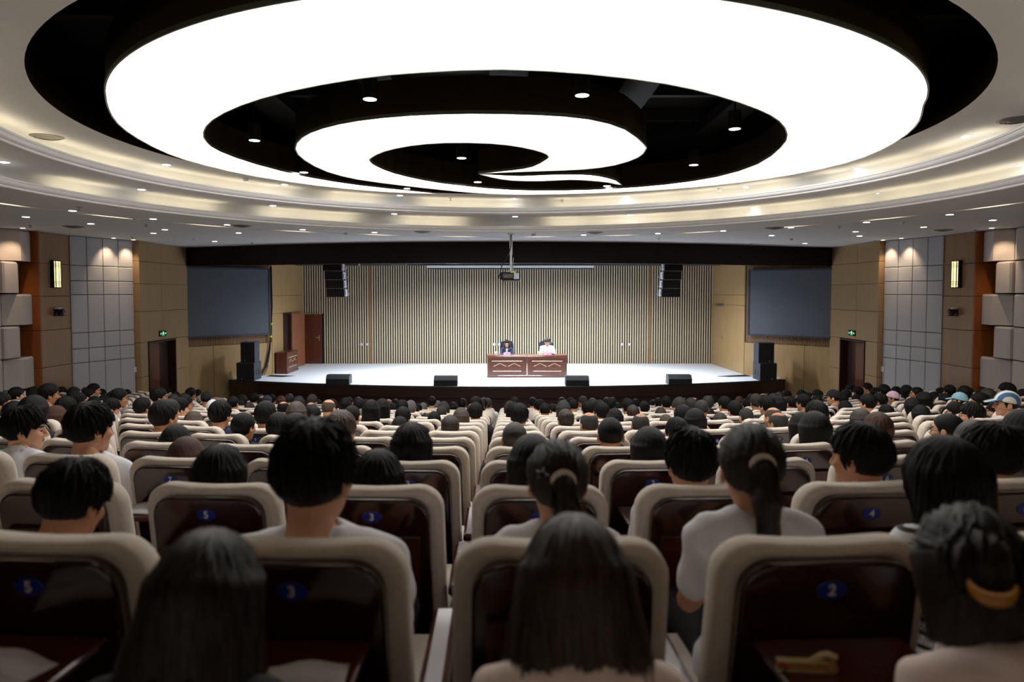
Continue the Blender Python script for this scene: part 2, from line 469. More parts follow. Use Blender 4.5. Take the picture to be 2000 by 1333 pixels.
DL = {
 'upper ceiling ring': (CZ2, [(325, 321.5), (555.5, 360.5), (781, 381.5), (1003, 388.5), (1222, 384), (1458, 365), (1675, 329), (1887, 266)]),
 'middle ceiling ring': (CZ1, [(8.5, 316.5), (276.5, 370), (533, 401.5), (770, 417.5), (1006, 423), (1230, 420), (1473, 406), (1718, 378), (1995, 322.5)]),
 'low outer ceiling': (CZ0, [(50.5, 423.5), (141.5, 411.5), (177.5, 437), (299, 427.5), (322, 448.5), (299.5, 455.5), (443.5, 439), (466, 455), (419.5, 471.5), (591, 448.5), (731.5, 454), (1140, 459), (1285, 456), (1412.5, 451),
                       (1545, 444.5), (1507, 460), (1572, 475.5), (1671, 452.5), (1679, 461), (1692.5, 434), (1804, 443.5), (1855, 419), (1939, 430)]),
 'black void': (CZ2 + .03, [(497, 274.5), (593.5, 337), (722.5, 194), (794, 368.5), (901.5, 309), (933, 356), (1137, 186.5), (1185.5, 363.5), (1355, 322.5), (1435, 252)])}
for where, (z, pts) in DL.items():
    pts = sorted(pts)
    for i, (x, y) in enumerate(pts):
        p = at_z(x, y, z)
        vo = where == 'black void'
        r = empty('pendant_downlight' if vo else 'downlight', p)
        mkobj('housing' if vo else 'ring', PDR if vo else DLR, r); mkobj('lens', PDL if vo else DLL, r)
        if vo: lb = 'black cylinder downlight inside the dark ceiling opening, %s from the left' % ORD[i]
        elif i == 0: lb = 'round recessed downlight in the %s, leftmost one' % where
        else: lb = 'round recessed downlight in the %s, %s from the left' % (where, ORD[i])
        tag(r, lb, 'downlight', 'downlights in the ' + where)
m = MB(); m.cyl((0, 0), .035, -.012, 0, 10); m.cyl((0, 0), .01, -.05, -.012, 8); m.cyl((0, 0), .028, -.056, -.05, 10); SPK = m.mesh('sprinkler_head', ['steel'])
m = MB(); m.cyl((0, 0), .055, -.02, 0, 14); m.cyl((0, 0), .04, -.05, -.02, 14, r2=.05); SMK = m.mesh('smoke_detector', ['white_plastic'])
m = MB()
for r_, z_ in ((.2, 0), (.15, -.012), (.10, -.02), (.05, -.026)):
    m.rings([[(r_ * math.cos(2 * math.pi * k / 24), r_ * math.sin(2 * math.pi * k / 24), z_) for k in range(24)], [((r_ - .035) * math.cos(2 * math.pi * k / 24), (r_ - .035) * math.sin(2 * math.pi * k / 24), z_ - .014) for k in range(24)]], 0, True, False, False)
m.cyl((0, 0), .2, .002, .004, 24, 1)
DIF = m.mesh('air_diffuser', ['grille', 'black_plastic'])
def fix(me, name, lst, cat, what):
    for i, (x, y, z, side) in enumerate(lst):
        o = mkobj(name, me, None, at_z(x, y, z)); tag(o, '%s %s' % (what, side), cat, name.replace('_', ' ') + 's on the ceiling')
fix(SPK, 'sprinkler_head', [(155, 405, CZ0, 'near the left end of the lower moulding'), (285, 438, CZ0, 'below the left warm ceiling slot'), (258, 463, CZ0, 'above the left exit door'), (1711, 470, CZ0, 'above the right exit door'),
    (1905, 449, CZ0, 'above the right wall lamp'), (59, 440, CZ0, 'above the left wall lamp'), (1639, 442, CZ0, 'below the right warm ceiling slot'), (1468, 476, CZ0, 'near the right end of the stage valance'), (493, 474, CZ0, 'near the left end of the stage valance'),
    (1287, 465, CZ0, 'right of the projector pole'), (880, 387, CZ2, 'left of centre on the upper ceiling ring'), (1098, 390, CZ2, 'right of centre on the upper ceiling ring')], 'sprinkler', 'tiny sprinkler head')
fix(SMK, 'smoke_detector', [(265, 425, CZ0, 'beside the left warm ceiling slot'), (676, 455, CZ0, 'left of centre over the valance'), (1042, 457, CZ0, 'right of the projector pole'), (1761, 434, CZ0, 'beside the right warm ceiling slot'), (480, 349, CZ2, 'on the upper ring at left'),
    (1407, 368, CZ2, 'on the upper ring at right'), (380, 466, CZ0, 'above the left projection screen'), (1545, 466, CZ0, 'above the right projection screen')], 'smoke detector', 'white smoke detector')
fix(DIF, 'air_diffuser', [(92, 267, CZ2, 'on the upper ring at far left'), (143, 442.5, CZ0, 'over the left wall lamp'), (472, 441, CZ0, 'left of the left projection screen top'), (1512, 445, CZ0, 'right of centre on the outer ceiling'), (1843, 449, CZ0, 'over the right wall lamp'),
    (825, 452.5, CZ0, 'left of the projector pole'), (1162, 454, CZ0, 'right of the projector pole'), (1985, 234, CZ2, 'on the upper ring at far right')], 'air vent', 'round slotted air diffuser')

# ------------------------------------------------------------------ side walls
def seg_frame(p, q):
    p = Vector((p[0], p[1], 0)); q = Vector((q[0], q[1], 0)); u = (q - p); L = u.length; u.normalize()
    n = Vector((-u.y, u.x, 0))
    c = Vector((0, 12, 0)) - (p + q) / 2
    s = 1 if n.dot(c) > 0 else -1
    return p, u, n * s, L, s
def u_px(p, q, px):
    k = (px - HORX) / FPX
    p0, u, n, L, s = seg_frame(p, q)
    return (k * p0.y - p0.x) / (u.x - k * u.y)
def wbox(name, parent, p, q, u0, u1, z0, z1, th, mt, back=0.0, b=0.006, gap=0.004):
    p0, u, n, L, s = seg_frame(p, q)
    m = MB()
    ya, yb = (back, th) if s > 0 else (-th, -back)
    m.box(0, u1 - u0 - 2 * gap, ya, yb, 0, z1 - z0 - 2 * gap, 0, b)
    return m.build(name, mt, parent, p0 + u * (u0 + gap) + Vector((0, 0, z0 + gap)), math.atan2(u.y, u.x))
def backing(name, pts, label, ztop):
    m = MB()
    for i in range(len(pts) - 1):
        a, b = pts[i], pts[i + 1]
        m.add([(a[0], a[1], -.3), (b[0], b[1], -.3), (b[0], b[1], ztop[i]), (a[0], a[1], ztop[i])], [(0, 1, 2, 3)])
    return tag(m.build(name, 'slat_backing'), label, kind='structure')
ZT = [CZ0 + .9] * 1 + [CZ0 + .9] + [CZ0 + .12] * 5
TILE_Z = [0.05, CAMZ - 1.71, CAMZ - 1.36, CAMZ - .97, CAMZ - .04, CAMZ + .30, CAMZ + .674, CZ0 - .005]
for side, W, sx in (('left', LWALL, -1), ('right', RWALL, 1)):
    wall = backing('wall_' + side, W, '%s side wall with oak, fabric and block panels' % side, ZT)
    BW, P0, P1, P2, P3, P4, P5, P6 = W
    # stage side wall, pale oak
    L = seg_frame(P0, BW)[3]
    if side == 'right':
        d0, d1 = u_px(P0, BW, 1417), L - .02
        cols = [(0, d0 * .5), (d0 * .5, d0)]
        for a, b in cols:
            for z0, z1 in ((STZ, CAMZ - .42), (CAMZ - .42, CAMZ - .06), (CAMZ - .06, CZ0 + .8)): wbox('panel', wall, P0, BW, a, b, z0, z1, .05, 'oak_light')
        for z0, z1 in ((CAMZ - .42, CAMZ - .06), (CAMZ - .06, CZ0 + .8)): wbox('panel', wall, P0, BW, d0, L, z0, z1, .05, 'oak_light')
        dr = empty('door_4'); tag(dr, 'flush oak door in the right stage side wall', kind='structure')
        wbox('leaf', dr, P0, BW, d0, d1, STZ, CAMZ - .42, .055, 'oak_light')
        wbox('door_closer', dr, P0, BW, d0 + .02, d0 + .8, CAMZ - .5, CAMZ - .42, .13, 'steel', back=.055)
        wbox('handle', dr, P0, BW, d0 + .08, d0 + .13, STZ + .98, STZ + 1.2, .07, 'brass', back=.05)
        wbox('lever', dr, P0, BW, d0 + .1, d0 + .26, STZ + 1.1, STZ + 1.13, .12, 'brass', back=.09)
    else:
        oa, ob = u_px(P0, BW, 550), u_px(P0, BW, 564)
        dh = STZ + 2.03
        for a, b in ((0, oa * .55), (oa * .55, oa)):
            for z0, z1 in ((STZ, dh + .02), (dh + .02, CAMZ - .08), (CAMZ - .08, CZ0 + .8)): wbox('panel', wall, P0, BW, a, b, z0, z1, .05, 'oak_light')
        for a, b in ((oa, ob + .4), (ob + .4, L)):
            for z0, z1 in ((dh + .02, CAMZ - .08), (CAMZ - .08, CZ0 + .8)): wbox('panel', wall, P0, BW, a, b, z0, z1, .05, 'oak_light')
        wbox('panel', wall, P0, BW, ob, L, STZ, dh + .02, .05, 'oak_light')
        dr = empty('door_1'); tag(dr, 'open brown door in the left stage side wall', kind='structure')
        wbox('frame', dr, P0, BW, oa, oa + .07, STZ, dh + .02, .09, 'dark_frame')
        wbox('frame', dr, P0, BW, ob - .06, ob, STZ, dh + .02, .09, 'dark_frame')
        wbox('frame', dr, P0, BW, oa + .07, ob - .06, dh - .05, dh + .02, .09, 'dark_frame')
        wbox('opening', dr, P0, BW, oa + .07, ob - .06, STZ, dh - .05, .012, 'dark_frame')
        hp = Vector((P0[0] + .1, P0[1] + ob, 0)); e = at_z(595, 713.6, STZ)
        lw = (Vector((e.x, e.y, 0)) - hp).length
        m = MB(); m.box(0, lw, -.022, .022, STZ + .01, dh - .03, 0, .004); lf = m.build('leaf', 'door_pale', dr, hp, math.atan2(e.y - hp.y, e.x - hp.x))
        m = MB(); m.box(lw - .1, lw - .05, -.03, -.022, STZ + .9, STZ + 1.14); m.tube([(lw - .075, -.03, STZ + 1.05), (lw - .075, -.07, STZ + 1.05), (lw - .2, -.07, STZ + 1.05)], .011, 8); m.build('handle', 'brass', lf)
        for zz in (STZ + 1.16, STZ + 1.72):
            m = MB(); m.box(-.03, .05, -.034, -.022, zz, zz + .1); m.build('hinge', 'steel', lf)
    # screen wall: thin slats above, oak panels below
    L = seg_frame(P1, P0)[3]; zs = CAMZ - 1.66
    for a, b in ((0, L * .32), (L * .32, L * .66), (L * .66, L)): wbox('panel', wall, P1, P0, a, b, -.2, zs, .06, 'oak_light')
    n = int(L / .05)
    p0, u, nn, _, s = seg_frame(P1, P0)
    m = MB(); m.box(0, .032, 0 if s > 0 else -.04, .04 if s > 0 else 0, 0, CZ0 - .03 - zs - .01); sme = m.mesh('slat', ['oak_dark'])
    for i in range(n):
        mkobj('slat', sme, wall, p0 + u * (.01 + i * .05) + Vector((0, 0, zs + .01)), math.atan2(u.y, u.x))
    # door wall
    L = seg_frame(P2, P1)[3]
    if side == 'left': d0, d1 = u_px(P2, P1, 273), u_px(P2, P1, 328)
    else: d0, d1 = u_px(P2, P1, 1706), u_px(P2, P1, 1656)
    DH = 2.27
    for a, b in ((0, d0), (d1, L)):
        for z0, z1 in ((-.2, 1.4), (1.4, DH + .06)): wbox('panel', wall, P2, P1, a, b, z0, z1, .2, 'oak')
    for a, b in ((0, L * .42), (L * .42, L)):
        for z0, z1 in ((DH + .06, 3.16), (3.16, 3.9), (3.9, 4.5), (4.5, CZ0)): wbox('panel', wall, P2, P1, a, b, z0, z1, .2, 'oak')
    dr = empty('door_2' if side == 'left' else 'door_3'); tag(dr, '%s exit double door in dark frame' % side, kind='structure')
    wbox('frame', dr, P2, P1, d0, d0 + .06, 0, DH + .06, .225, 'dark_frame'); wbox('frame', dr, P2, P1, d1 - .06, d1, 0, DH + .06, .225, 'dark_frame'); wbox('frame', dr, P2, P1, d0 + .06, d1 - .06, DH, DH + .06, .225, 'dark_frame')
    dm = (d0 + d1) / 2
    wbox('leaf', dr, P2, P1, d0 + .06, dm + .1, 0.01, DH, .06, 'door_wood'); wbox('leaf', dr, P2, P1, dm + .1, d1 - .06, 0.01, DH, .02, 'dark_frame')  # second panel is coloured dark to stand in for the shaded far reveal
    # grey fabric tiles
    pxs = [131, 137, 168, 199.5, 229.5, 258]
    fr = [u_px(LWALL[4], LWALL[3], x) / seg_frame(LWALL[4], LWALL[3])[3] for x in pxs]; fr[0] = 0; fr[-1] = 1
    L = seg_frame(P3, P2)[3]
    for i in range(len(fr) - 1):
        for j in range(len(TILE_Z) - 1): wbox('tile', wall, P3, P2, fr[i] * L, fr[i + 1] * L, TILE_Z[j], TILE_Z[j + 1], .07, 'grey_tile', b=.012, gap=.006)
    m = MB(); p0, u, nn, L, s = seg_frame(P3, P2)
    sw = wbox('wall_switch', None, P3, P2, L * .955, L * .955 + .1, CAMZ - 2.1, CAMZ - 1.95, .09, ['white_plastic'], back=.075); tag(sw, 'small control plate on the grey tiles of the %s wall' % side, 'switch')
    # pilaster
    for j, (z0, z1) in enumerate(((-.2, 1.1), (1.1, 1.95), (1.95, 2.80), (2.80, 3.58), (3.58, 4.33), (4.33, CZ0))): wbox('panel', wall, P4, P3, 0, seg_frame(P4, P3)[3], z0, z1, .04, 'oak_dark')
    for z0, z1 in ((-.2, 1.1), (1.1, 1.95), (1.95, 2.80), (2.80, 3.58), (3.58, 4.33), (4.33, CZ0)): wbox('panel', wall, P5, P4, 0, seg_frame(P5, P4)[3] + (.04), z0, z1, .03, 'orange_wood')
    # block wall
    p0, u, nn, L, s = seg_frame(P5, P6)
    rh = .70
    for r in range(7):
        zb = CZ0 - rh * (r + 1); k = 0
        uu = .03 if r % 2 == 0 else .24
        while uu < 7.2:
            w = .78; flip = (r + k) % 2
            a, b_, c, d_ = (.20, .40, .30, .34) if flip else (.34, .22, .48, .40)
            sec = [(0, 0), (0, a), (.04, a + .03), (c, d_ + .06), (w - .05, b_ + .03), (w - .01, b_), (w - .01, 0)]
            m = MB()
            lo = [(x, y * s, 0.015) for x, y in sec]; l1 = [(x, y * s, rh - .05) for x, y in sec]; l2 = [(min(max(x, .02), w - .03), max(0, y - .03) * s, rh - .012) for x, y in sec]
            m.rings([lo, l1, l2], 0, False)
            m.build('acoustic_block', 'grey_fabric', wall, p0 + u * uu + Vector((0, 0, zb)), math.atan2(u.y, u.x))
            uu += w; k += 1
    # wall lamp on the pilaster
    pm = seg_frame(P4, P3); uc = pm[3] * (.45 if side == 'left' else .5)
    lz = CAMZ + .44
    root = empty('wall_lamp', pm[0] + pm[1] * uc + pm[2] * .04 + Vector((0, 0, lz)), math.atan2(pm[1].y, pm[1].x)); sg = pm[4]
    hw, hh = .125, .30
    m = MB(); m.box(-hw, hw, min(0, sg * .07), max(0, sg * .07), -hh, hh); m.build('shade', 'sconce_glow', root)
    m = MB(); y0, y1 = min(sg * .0, sg * .085), max(sg * .0, sg * .085)
    m.box(-hw - .018, -hw, y0, y1, -hh - .02, hh + .02); m.box(hw, hw + .018, y0, y1, -hh - .02, hh + .02); m.box(-hw, hw, y0, y1, hh, hh + .02); m.box(-hw, hw, y0, y1, -hh - .02, -hh)
    m.build('frame', 'black_plastic', root)
    for x in (-.07, -.045, .06):
        m = MB(); m.box(x - .005, x + .005, min(sg * .07, sg * .078), max(sg * .07, sg * .078), -hh, hh); m.build('bar', 'black_plastic', root)
    for z in (.24, .205, .17, -.17, -.205, -.24):
        m = MB(); m.box(-hw, hw, min(sg * .07, sg * .078), max(sg * .07, sg * .078), z - .005, z + .005); m.build('bar', 'black_plastic', root)
    tag(root, 'yellow glowing wall lamp with black grid on the %s pilaster' % side, 'wall lamp', 'wall lamps')
    # ptz camera under it
    root = empty('wall_camera', pm[0] + pm[1] * uc + pm[2] * .04 + Vector((0, 0, CAMZ - .43)), math.atan2(pm[1].y, pm[1].x))
    m = MB(); m.box(-.05, .05, min(0, sg * .03), max(0, sg * .03), -.09, .09); m.box(-.06, .06, min(0, sg * .22), max(0, sg * .22), -.10, -.085); m.build('bracket', 'black_plastic', root)
    m = MB(); m.cyl((0, sg * .13), .06, -.085, -.03, 14); m.box(-.07, -.05, sg * .13 - .04, sg * .13 + .04, -.06, .06); m.box(.05, .07, sg * .13 - .04, sg * .13 + .04, -.06, .06); m.build('base', 'black_plastic', root)
    m = MB(); m.tube([(0, sg * .04, .01), (0, sg * .1, .01), (0, sg * .2, .0)], [.04, .052, .05], 14); m.build('camera_head', 'black_plastic', root)
    m = MB(); m.box(-.055, .055, min(sg * .02, sg * .12), max(sg * .02, sg * .12), .06, .09); m.build('label_plate', 'white_plastic', root)
    tag(root, 'black pan-tilt camera on the %s pilaster below the lamp' % side, 'camera', 'wall cameras')
    # exit sign
    pd = seg_frame(P2, P1); us = (d0 + d1) / 2
    root = empty('exit_sign', pd[0] + pd[1] * us + pd[2] * .2 + Vector((0, 0, DH + .24)), math.atan2(pd[1].y, pd[1].x)); sg = pd[4]
    m = MB(); m.box(-.19, .19, min(0, sg * .03), max(0, sg * .03), -.08, .08, 0, .004); m.build('box', 'black_plastic', root)
    m = MB(); yf = sg * .034
    def quad(pts): m.add([(x, yf, z) for x, z in pts], [tuple(range(len(pts)))])
    quad([(.028 * math.cos(k) * .75, .045 + .016 * math.sin(k)) for k in [2 * math.pi * i / 10 for i in range(10)]])
    quad([(-.03, .03), (.03, .03), (.022, -.012), (-.022, -.012)])
    quad([(-.022, -.012), (.0, -.012), (-.04, -.06), (-.062, -.055)]); quad([(.0, -.012), (.022, -.012), (.06, -.05), (.045, -.062)])
    quad([(-.03, .03), (-.03, .012), (-.07, -.006), (-.075, .008)]); quad([(.03, .03), (.03, .012), (.07, .0), (.075, .014)])
    for sgn in (-1, 1):
        quad([(sgn * .1, .008), (sgn * .135, .008), (sgn * .135, -.012), (sgn * .1, -.012)]); quad([(sgn * .135, .03), (sgn * .17, -.002), (sgn * .135, -.034)])
    tag(m.build('pictogram', 'exit_green', root), kind='stuff')
    tag(root, 'green running-man exit sign over the %s exit door' % side, 'exit sign', 'exit signs')
    # warm wall washers over the tiles and over the blocks
    def washer(px, y, dn, label):
        r = empty('wall_washer', (px, y, CZ0))
        m = MB(); m.cyl((0, 0), .06, -.008, .03, 16); m.build('ring', 'white_plastic', r)
        m = MB(); m.add([(.045 * math.cos(2 * math.pi * k / 16), .045 * math.sin(2 * math.pi * k / 16), -.010) for k in range(16)], [tuple(reversed(range(16)))]); m.build('lens', 'slot_led', r)
        ld = bpy.data.lights.new('washer_spot', 'SPOT'); ld.energy = 55; ld.color = (1.0, .72, .46); ld.spot_size = math.radians(75); ld.spot_blend = .8; ld.shadow_soft_size = .04
        lo = bpy.data.objects.new('washer_spot', ld); COL.objects.link(lo); lo.parent = r; lo.location = (0, 0, -.02); lo.rotation_euler = Vector(dn).to_track_quat('-Z', 'Y').to_euler()
        tag(r, label, 'ceiling spot', 'warm ceiling spots')
    pt = seg_frame(P3, P2)
    for f_, nm in ((.55, 'near end'), (.88, 'far end')):
        q = pt[0] + pt[1] * (pt[3] * f_) + pt[2] * .34; dn = -pt[2] * .34 + Vector((0, 0, -1.0)); washer(q.x, q.y, dn, 'warm recessed spot above the %s tiles, %s' % (side, nm))
    q = Vector((P5[0], 14.75, 0)) - Vector((sx * .75, 0, 0)); washer(q.x, q.y, (sx * .5, .15, -1), 'warm recessed spot above the %s block wall' % side)
# rear wall behind the camera
m = MB(); m.add([(-11.2, -3.2, -.3), (11.2, -3.2, -.3), (11.2, -3.2, CZ0 + .1), (-11.2, -3.2, CZ0 + .1)], [(0, 1, 2, 3)]); tag(m.build('wall_rear', 'oak'), 'oak rear wall behind the audience', kind='structure')

# ------------------------------------------------------------------ stage back wall with slats
m = MB(); m.box(LWALL[0][0] - .2, RWALL[0][0] + .2, BACKY, BACKY + .1, 0, CZ0 + .9)
wb = tag(m.build('wall_back', 'slat_backing'), 'dark stage back wall lined with vertical oak slats', kind='structure')
dx0, dx1 = at_y(594, 660, BACKY).x, at_y(629, 660, BACKY).x
dtop = at_y(610, 614, BACKY).z
SLH = CZ0 + .3 - STZ
m = MB(); m.box(-.021, .021, -.022, 0, 0, SLH - .004); sfull = m.mesh('slat', ['slat_wood'])
m = MB(); m.box(-.021, .021, -.022, 0, dtop - STZ + .03, SLH - .004); sshort = m.mesh('slat', ['slat_wood'])
m = MB(); m.box(-.05, .05, -.03, 0, 0, SLH - .004); swide = m.mesh('slat', ['oak_dark'])
n = 172; pit = (RWALL[0][0] - LWALL[0][0]) / n
wides = [int((at_y(x, 600, BACKY).x - LWALL[0][0]) / pit) for x in (721, 1268)]
for i in range(n):
    x = LWALL[0][0] + pit * (i + .5)
    me = sshort if x < dx1 + .03 else (swide if i in wides else sfull)
    mkobj('slat', me, wb, (x, BACKY, STZ + .002))
dr = empty('door_5'); tag(dr, 'closed brown door at the left end of the slatted back wall', kind='structure')
m = MB(); m.box(dx0 - .1, dx1, BACKY - .06, BACKY - .01, STZ + .005, dtop, 0, .004); lf = m.build('leaf', 'door_wood', dr)
m = MB(); m.box(dx0 - .15, dx1 + .02, BACKY - .07, BACKY, dtop + .002, dtop + .03); m.build('frame', 'oak_light', dr)
m = MB(); m.box(dx1 - .12, dx1 - .07, BACKY - .07, BACKY - .06, STZ + .88, STZ + 1.12); m.tube([(dx1 - .095, BACKY - .07, STZ + 1.03), (dx1 - .095, BACKY - .11, STZ + 1.03), (dx1 - .24, BACKY - .11, STZ + 1.03)], .012, 8); m.build('handle', 'brass', lf)
for i, x in enumerate((705.5, 718, 965.5, 975.5, 1215.5, 1229.5)):
    p = at_y(x, 673, BACKY - .05)
    m = MB(); m.box(-.045, .045, -.015, 0, -.045, .045, 0, .004); m.box(-.012, .012, -.018, -.015, -.012, .012, 1)
    tag(m.build('wall_socket', ['white_plastic', 'black_plastic'], None, p), 'white wall socket plate on the slatted back wall, %s from the left' % ORD[i], 'socket', 'sockets on the slatted wall')

# ------------------------------------------------------------------ stage platform
def st_y(x): return 20.2 + (24.0 - math.sqrt(24.0 ** 2 - x * x))
SX0, SX1 = -8.75, 8.95
xs = [SX0 + (SX1 - SX0) * i / 32.0 for i in range(33)]
m = MB()
front = [(x, st_y(x)) for x in xs]
rear = [(RWALL[1][0] - .02 if x > 0 else LWALL[1][0] + .02, 0) for x in xs]
top = [(x, y + .05, STZ) for x, y in front]
pr = lambda x: BACKY if (LWALL[1][0] < x < RWALL[1][0]) else None
poly = [(x, y + .06, STZ) for x, y in front] + [(SX1, 22.45, STZ), (RWALL[1][0], RWALL[1][1], STZ), (RWALL[0][0], BACKY, STZ), (LWALL[0][0], BACKY, STZ), (LWALL[1][0], LWALL[1][1], STZ), (SX0, 22.35, STZ)]
m.add(poly, [tuple(range(len(poly)))])
stg = tag(m.build('stage_platform', 'stage_carpet'), 'white carpeted stage platform with curved dark wood front', kind='structure')
A = lambda dy, z: [(x, y + dy, z) for x, y in front] + [(SX1 + (-.0), 22.45 , z)] 
def band(name, dy0, dy1, z0, z1, mt):
    m = MB()
    f0 = [(SX0, 22.35)] + front + [(SX1, 22.45)]
    r = lambda dy, z: [(x, y + (dy if 0 < i < len(f0) - 1 else 0), z) for i, (x, y) in enumerate(f0)]
    m.rings([r(dy1, z1), r(dy0, z1), r(dy0, z0), r(dy1, z0)], 0, False, False, False, False)
    m.build(name, mt, stg)
band('edge_trim', -.03, .08, STZ - .06, STZ + .004, 'stage_edge')
band('front_fascia', 0.0, .1, STZ - .34, STZ - .06, 'stage_wood')
band('front_plinth', .09, .2, -.02, STZ - .34, 'stage_wood')
hx = at_z(538, 737, STZ)
m = MB(); m.add([(LWALL[1][0] + .03, 23.15, STZ + .006), (-6.95, 22.85, STZ + .006), (-7.3, 22.55, STZ + .006), (LWALL[1][0] + .0, 22.75, STZ + .006)], [(0, 1, 2, 3)]); m.build('cable_hatch', 'slat_backing', stg)
m = MB(); m.add([(RWALL[1][0] - .03, 23.2, STZ + .006), (7.0, 22.75, STZ + .006), (7.4, 22.6, STZ + .006), (RWALL[1][0] + .1, 22.75, STZ + .006)], [(0, 1, 2, 3)]); m.build('cable_hatch', 'slat_backing', stg)

# stage ceiling, valance
m = MB(); m.add([(-10.2, 18.8, CAMZ + 1.85), (10.4, 18.8, CAMZ + 1.85), (10.4, BACKY, CAMZ + 1.85), (-10.2, BACKY, CAMZ + 1.85)], [(0, 1, 2, 3)]); tag(m.build('ceiling_stage', 'void_black'), 'black ceiling over the stage', kind='structure')
m = MB(); VB = CAMZ + .815
f = lambda dy, z: [(x, y + dy, z) for x, y in val_pts]
m.rings([f(0, CZ0 + .7), f(0, VB), f(.22, VB), f(.22, CZ0 + .7)], 0, False, False, False, False)
vl = tag(m.build('trim_1', 'valance_wood'), 'dark brown curved valance beam over the stage opening', kind='structure')
for p, q in ((LWALL[2], val_pts[0]), (RWALL[2], val_pts[-1])):
    m = MB(); x0, y0 = p; x1, y1 = q
    m.rings([[(x0, y0, CZ0 + .3), (x0, y0, VB + .02), (x0, y0 + .2, VB + .02), (x0, y0 + .2, CZ0 + .3)], [(x1, y1 + .12, CZ0 + .3), (x1, y1 + .12, VB + .02), (x1, y1 + .32, VB + .02), (x1, y1 + .32, CZ0 + .3)]], 0, False)
    m.build('valance_end', 'valance_wood', vl)

# stage lights behind the valance
def stage_bar(x, y, z, i):
    r = empty('stage_light_bar', (x, y, z))
    m = MB(); m.box(-.9, .9, -.12, .12, 0, .1, 0, .01); m.box(-.03, .03, -.02, .02, .1, CAMZ + 1.85 - z); m.build('housing', 'black_box', r)
    m = MB(); m.add([(-.86, -.1, -.004), (.86, -.1, -.004), (.86, .1, -.004), (-.86, .1, -.004)], [(3, 2, 1, 0)]); m.build('lens', 'stage_led', r)
    ld = bpy.data.lights.new('stage_light', 'AREA'); ld.shape = 'RECTANGLE'; ld.size = 1.7; ld.size_y = .2; ld.energy = STAGE_W; ld.color = (.90, .95, 1.0); ld.spread = math.radians(150)
    lo = bpy.data.objects.new('stage_light', ld); COL.objects.link(lo); lo.parent = r; lo.location = (0, 0, -.02)
    tag(r, 'black stage light bar hung behind the valance, %s' % i, 'stage light', 'stage light bars')
k = 0
for y, z in ((22.0, CAMZ + 1.30), (23.4, CAMZ + 1.38)):
    for x in (-3.6, 0.6, 4.6) if y < 22.5 else (-1.3, 2.5):
        stage_bar(x, y, z, '%s of five' % ORD[k]); k += 1
m = MB(); m.box(LWALL[0][0] + .05, RWALL[0][0] - .05, 25.9, 25.96, CAMZ + 1.035, CAMZ + 1.12); tag(m.build('light_truss', 'black_side'), 'long dark rail across the stage top before the slats', 'rail')
hx0, hx1 = at_y(833, 521, 25.2).x, at_y(1160, 521, 25.2).x
r = empty('roller_screen', ((hx0 + hx1) / 2, 25.2, at_y(1000, 524, 25.2).z)); w = (hx1 - hx0) / 2
m = MB(); m.box(-w, w, -.06, .06, 0.02, .10, 0, .01); m.build('housing', 'white_plastic', r)
m = MB(); m.box(-w + .04, w - .04, -.02, .02, -.04, .0, 0); m.build('bottom_bar', 'black_side', r)
m = MB(); m.box(-w - .05, w + .05, -.03, .03, .10, .17, 0); m.build('mount_rail', 'black_side', r)
for x_ in (-w * .8, w * .8):
    m = MB(); m.tube([(x_, 0, .17), (x_, 0, CAMZ + 1.85 - r.location.z)], .01, 6); m.build('hanger', 'black_side', r)
tag(r, 'rolled-up white projection screen housing hanging over the stage table', 'screen')
for i, (x0_, x1_, y_) in enumerate(((672, 702, 519.5), (725, 750, 515), (763, 794, 518), (871, 900, 516), (983, 1010, 515))):
    p0 = at_y(x0_, y_, 21.6); p1 = at_y(x1_, y_, 21.6)
    r = empty('stage_lamp', ((p0.x + p1.x) / 2, 21.6, p0.z)); w = (p1.x - p0.x) / 2
    m = MB(); m.box(-w, w, -.12, .12, 0, .22, 0, .015); m.build('body', 'black_plastic', r)
    m = MB(); m.box(-.02, .02, -.015, .015, .22, CAMZ + 1.85 - p0.z); m.build('hanger', 'black_plastic', r)
    tag(r, 'black stage lamp peeking below the valance, %s from left' % ORD[i], 'stage lamp', 'black stage lamps')

# ------------------------------------------------------------------ projection screens on the angled walls
for side, P1, P0, xa, xb, ya, yb in (('left', LWALL[2], LWALL[1], 357, 527, 520, 662), ('right', RWALL[2], RWALL[1], 1631, 1462, 523, 663)):
    p, u, n, L, s = seg_frame(P1, P0)
    off = .16
    a = p + n * off; b = a + u * L
    ua, ub = u_px(a, b, xa), u_px(a, b, xb)
    pa = a + u * ua
    zt = at_y(xa, ya, pa.y).z; zb = at_y(xa, yb, pa.y).z; w = ub - ua
    r = empty('projection_screen', (pa.x, pa.y, zb), math.atan2(u.y, u.x))
    sg = s
    m = MB(); m.box(.03, w - .03, -.01, .01, .05, zt - zb - .05); m.build('fabric', 'screen_grey', r)
    m = MB(); y0, y1 = -.03, .03
    m.box(0, .035, y0, y1, 0, zt - zb); m.box(w - .035, w, y0, y1, 0, zt - zb); m.box(.035, w - .035, y0, y1, 0, .055); m.box(.035, w - .035, y0, y1, zt - zb - .055, zt - zb); m.build('frame', 'screen_frame', r)
    for k in range(5):
        m = MB(); uu = w * (k + .5) / 5; m.box(uu - .02, uu + .02, min(0, -sg * .14), max(0, -sg * .14), zt - zb - .03, zt - zb - .01); m.build('bracket', 'steel', r)
    tag(r, 'dark grey framed projection screen on the angled wall %s of the stage' % side, 'projection screen', 'projection screens')

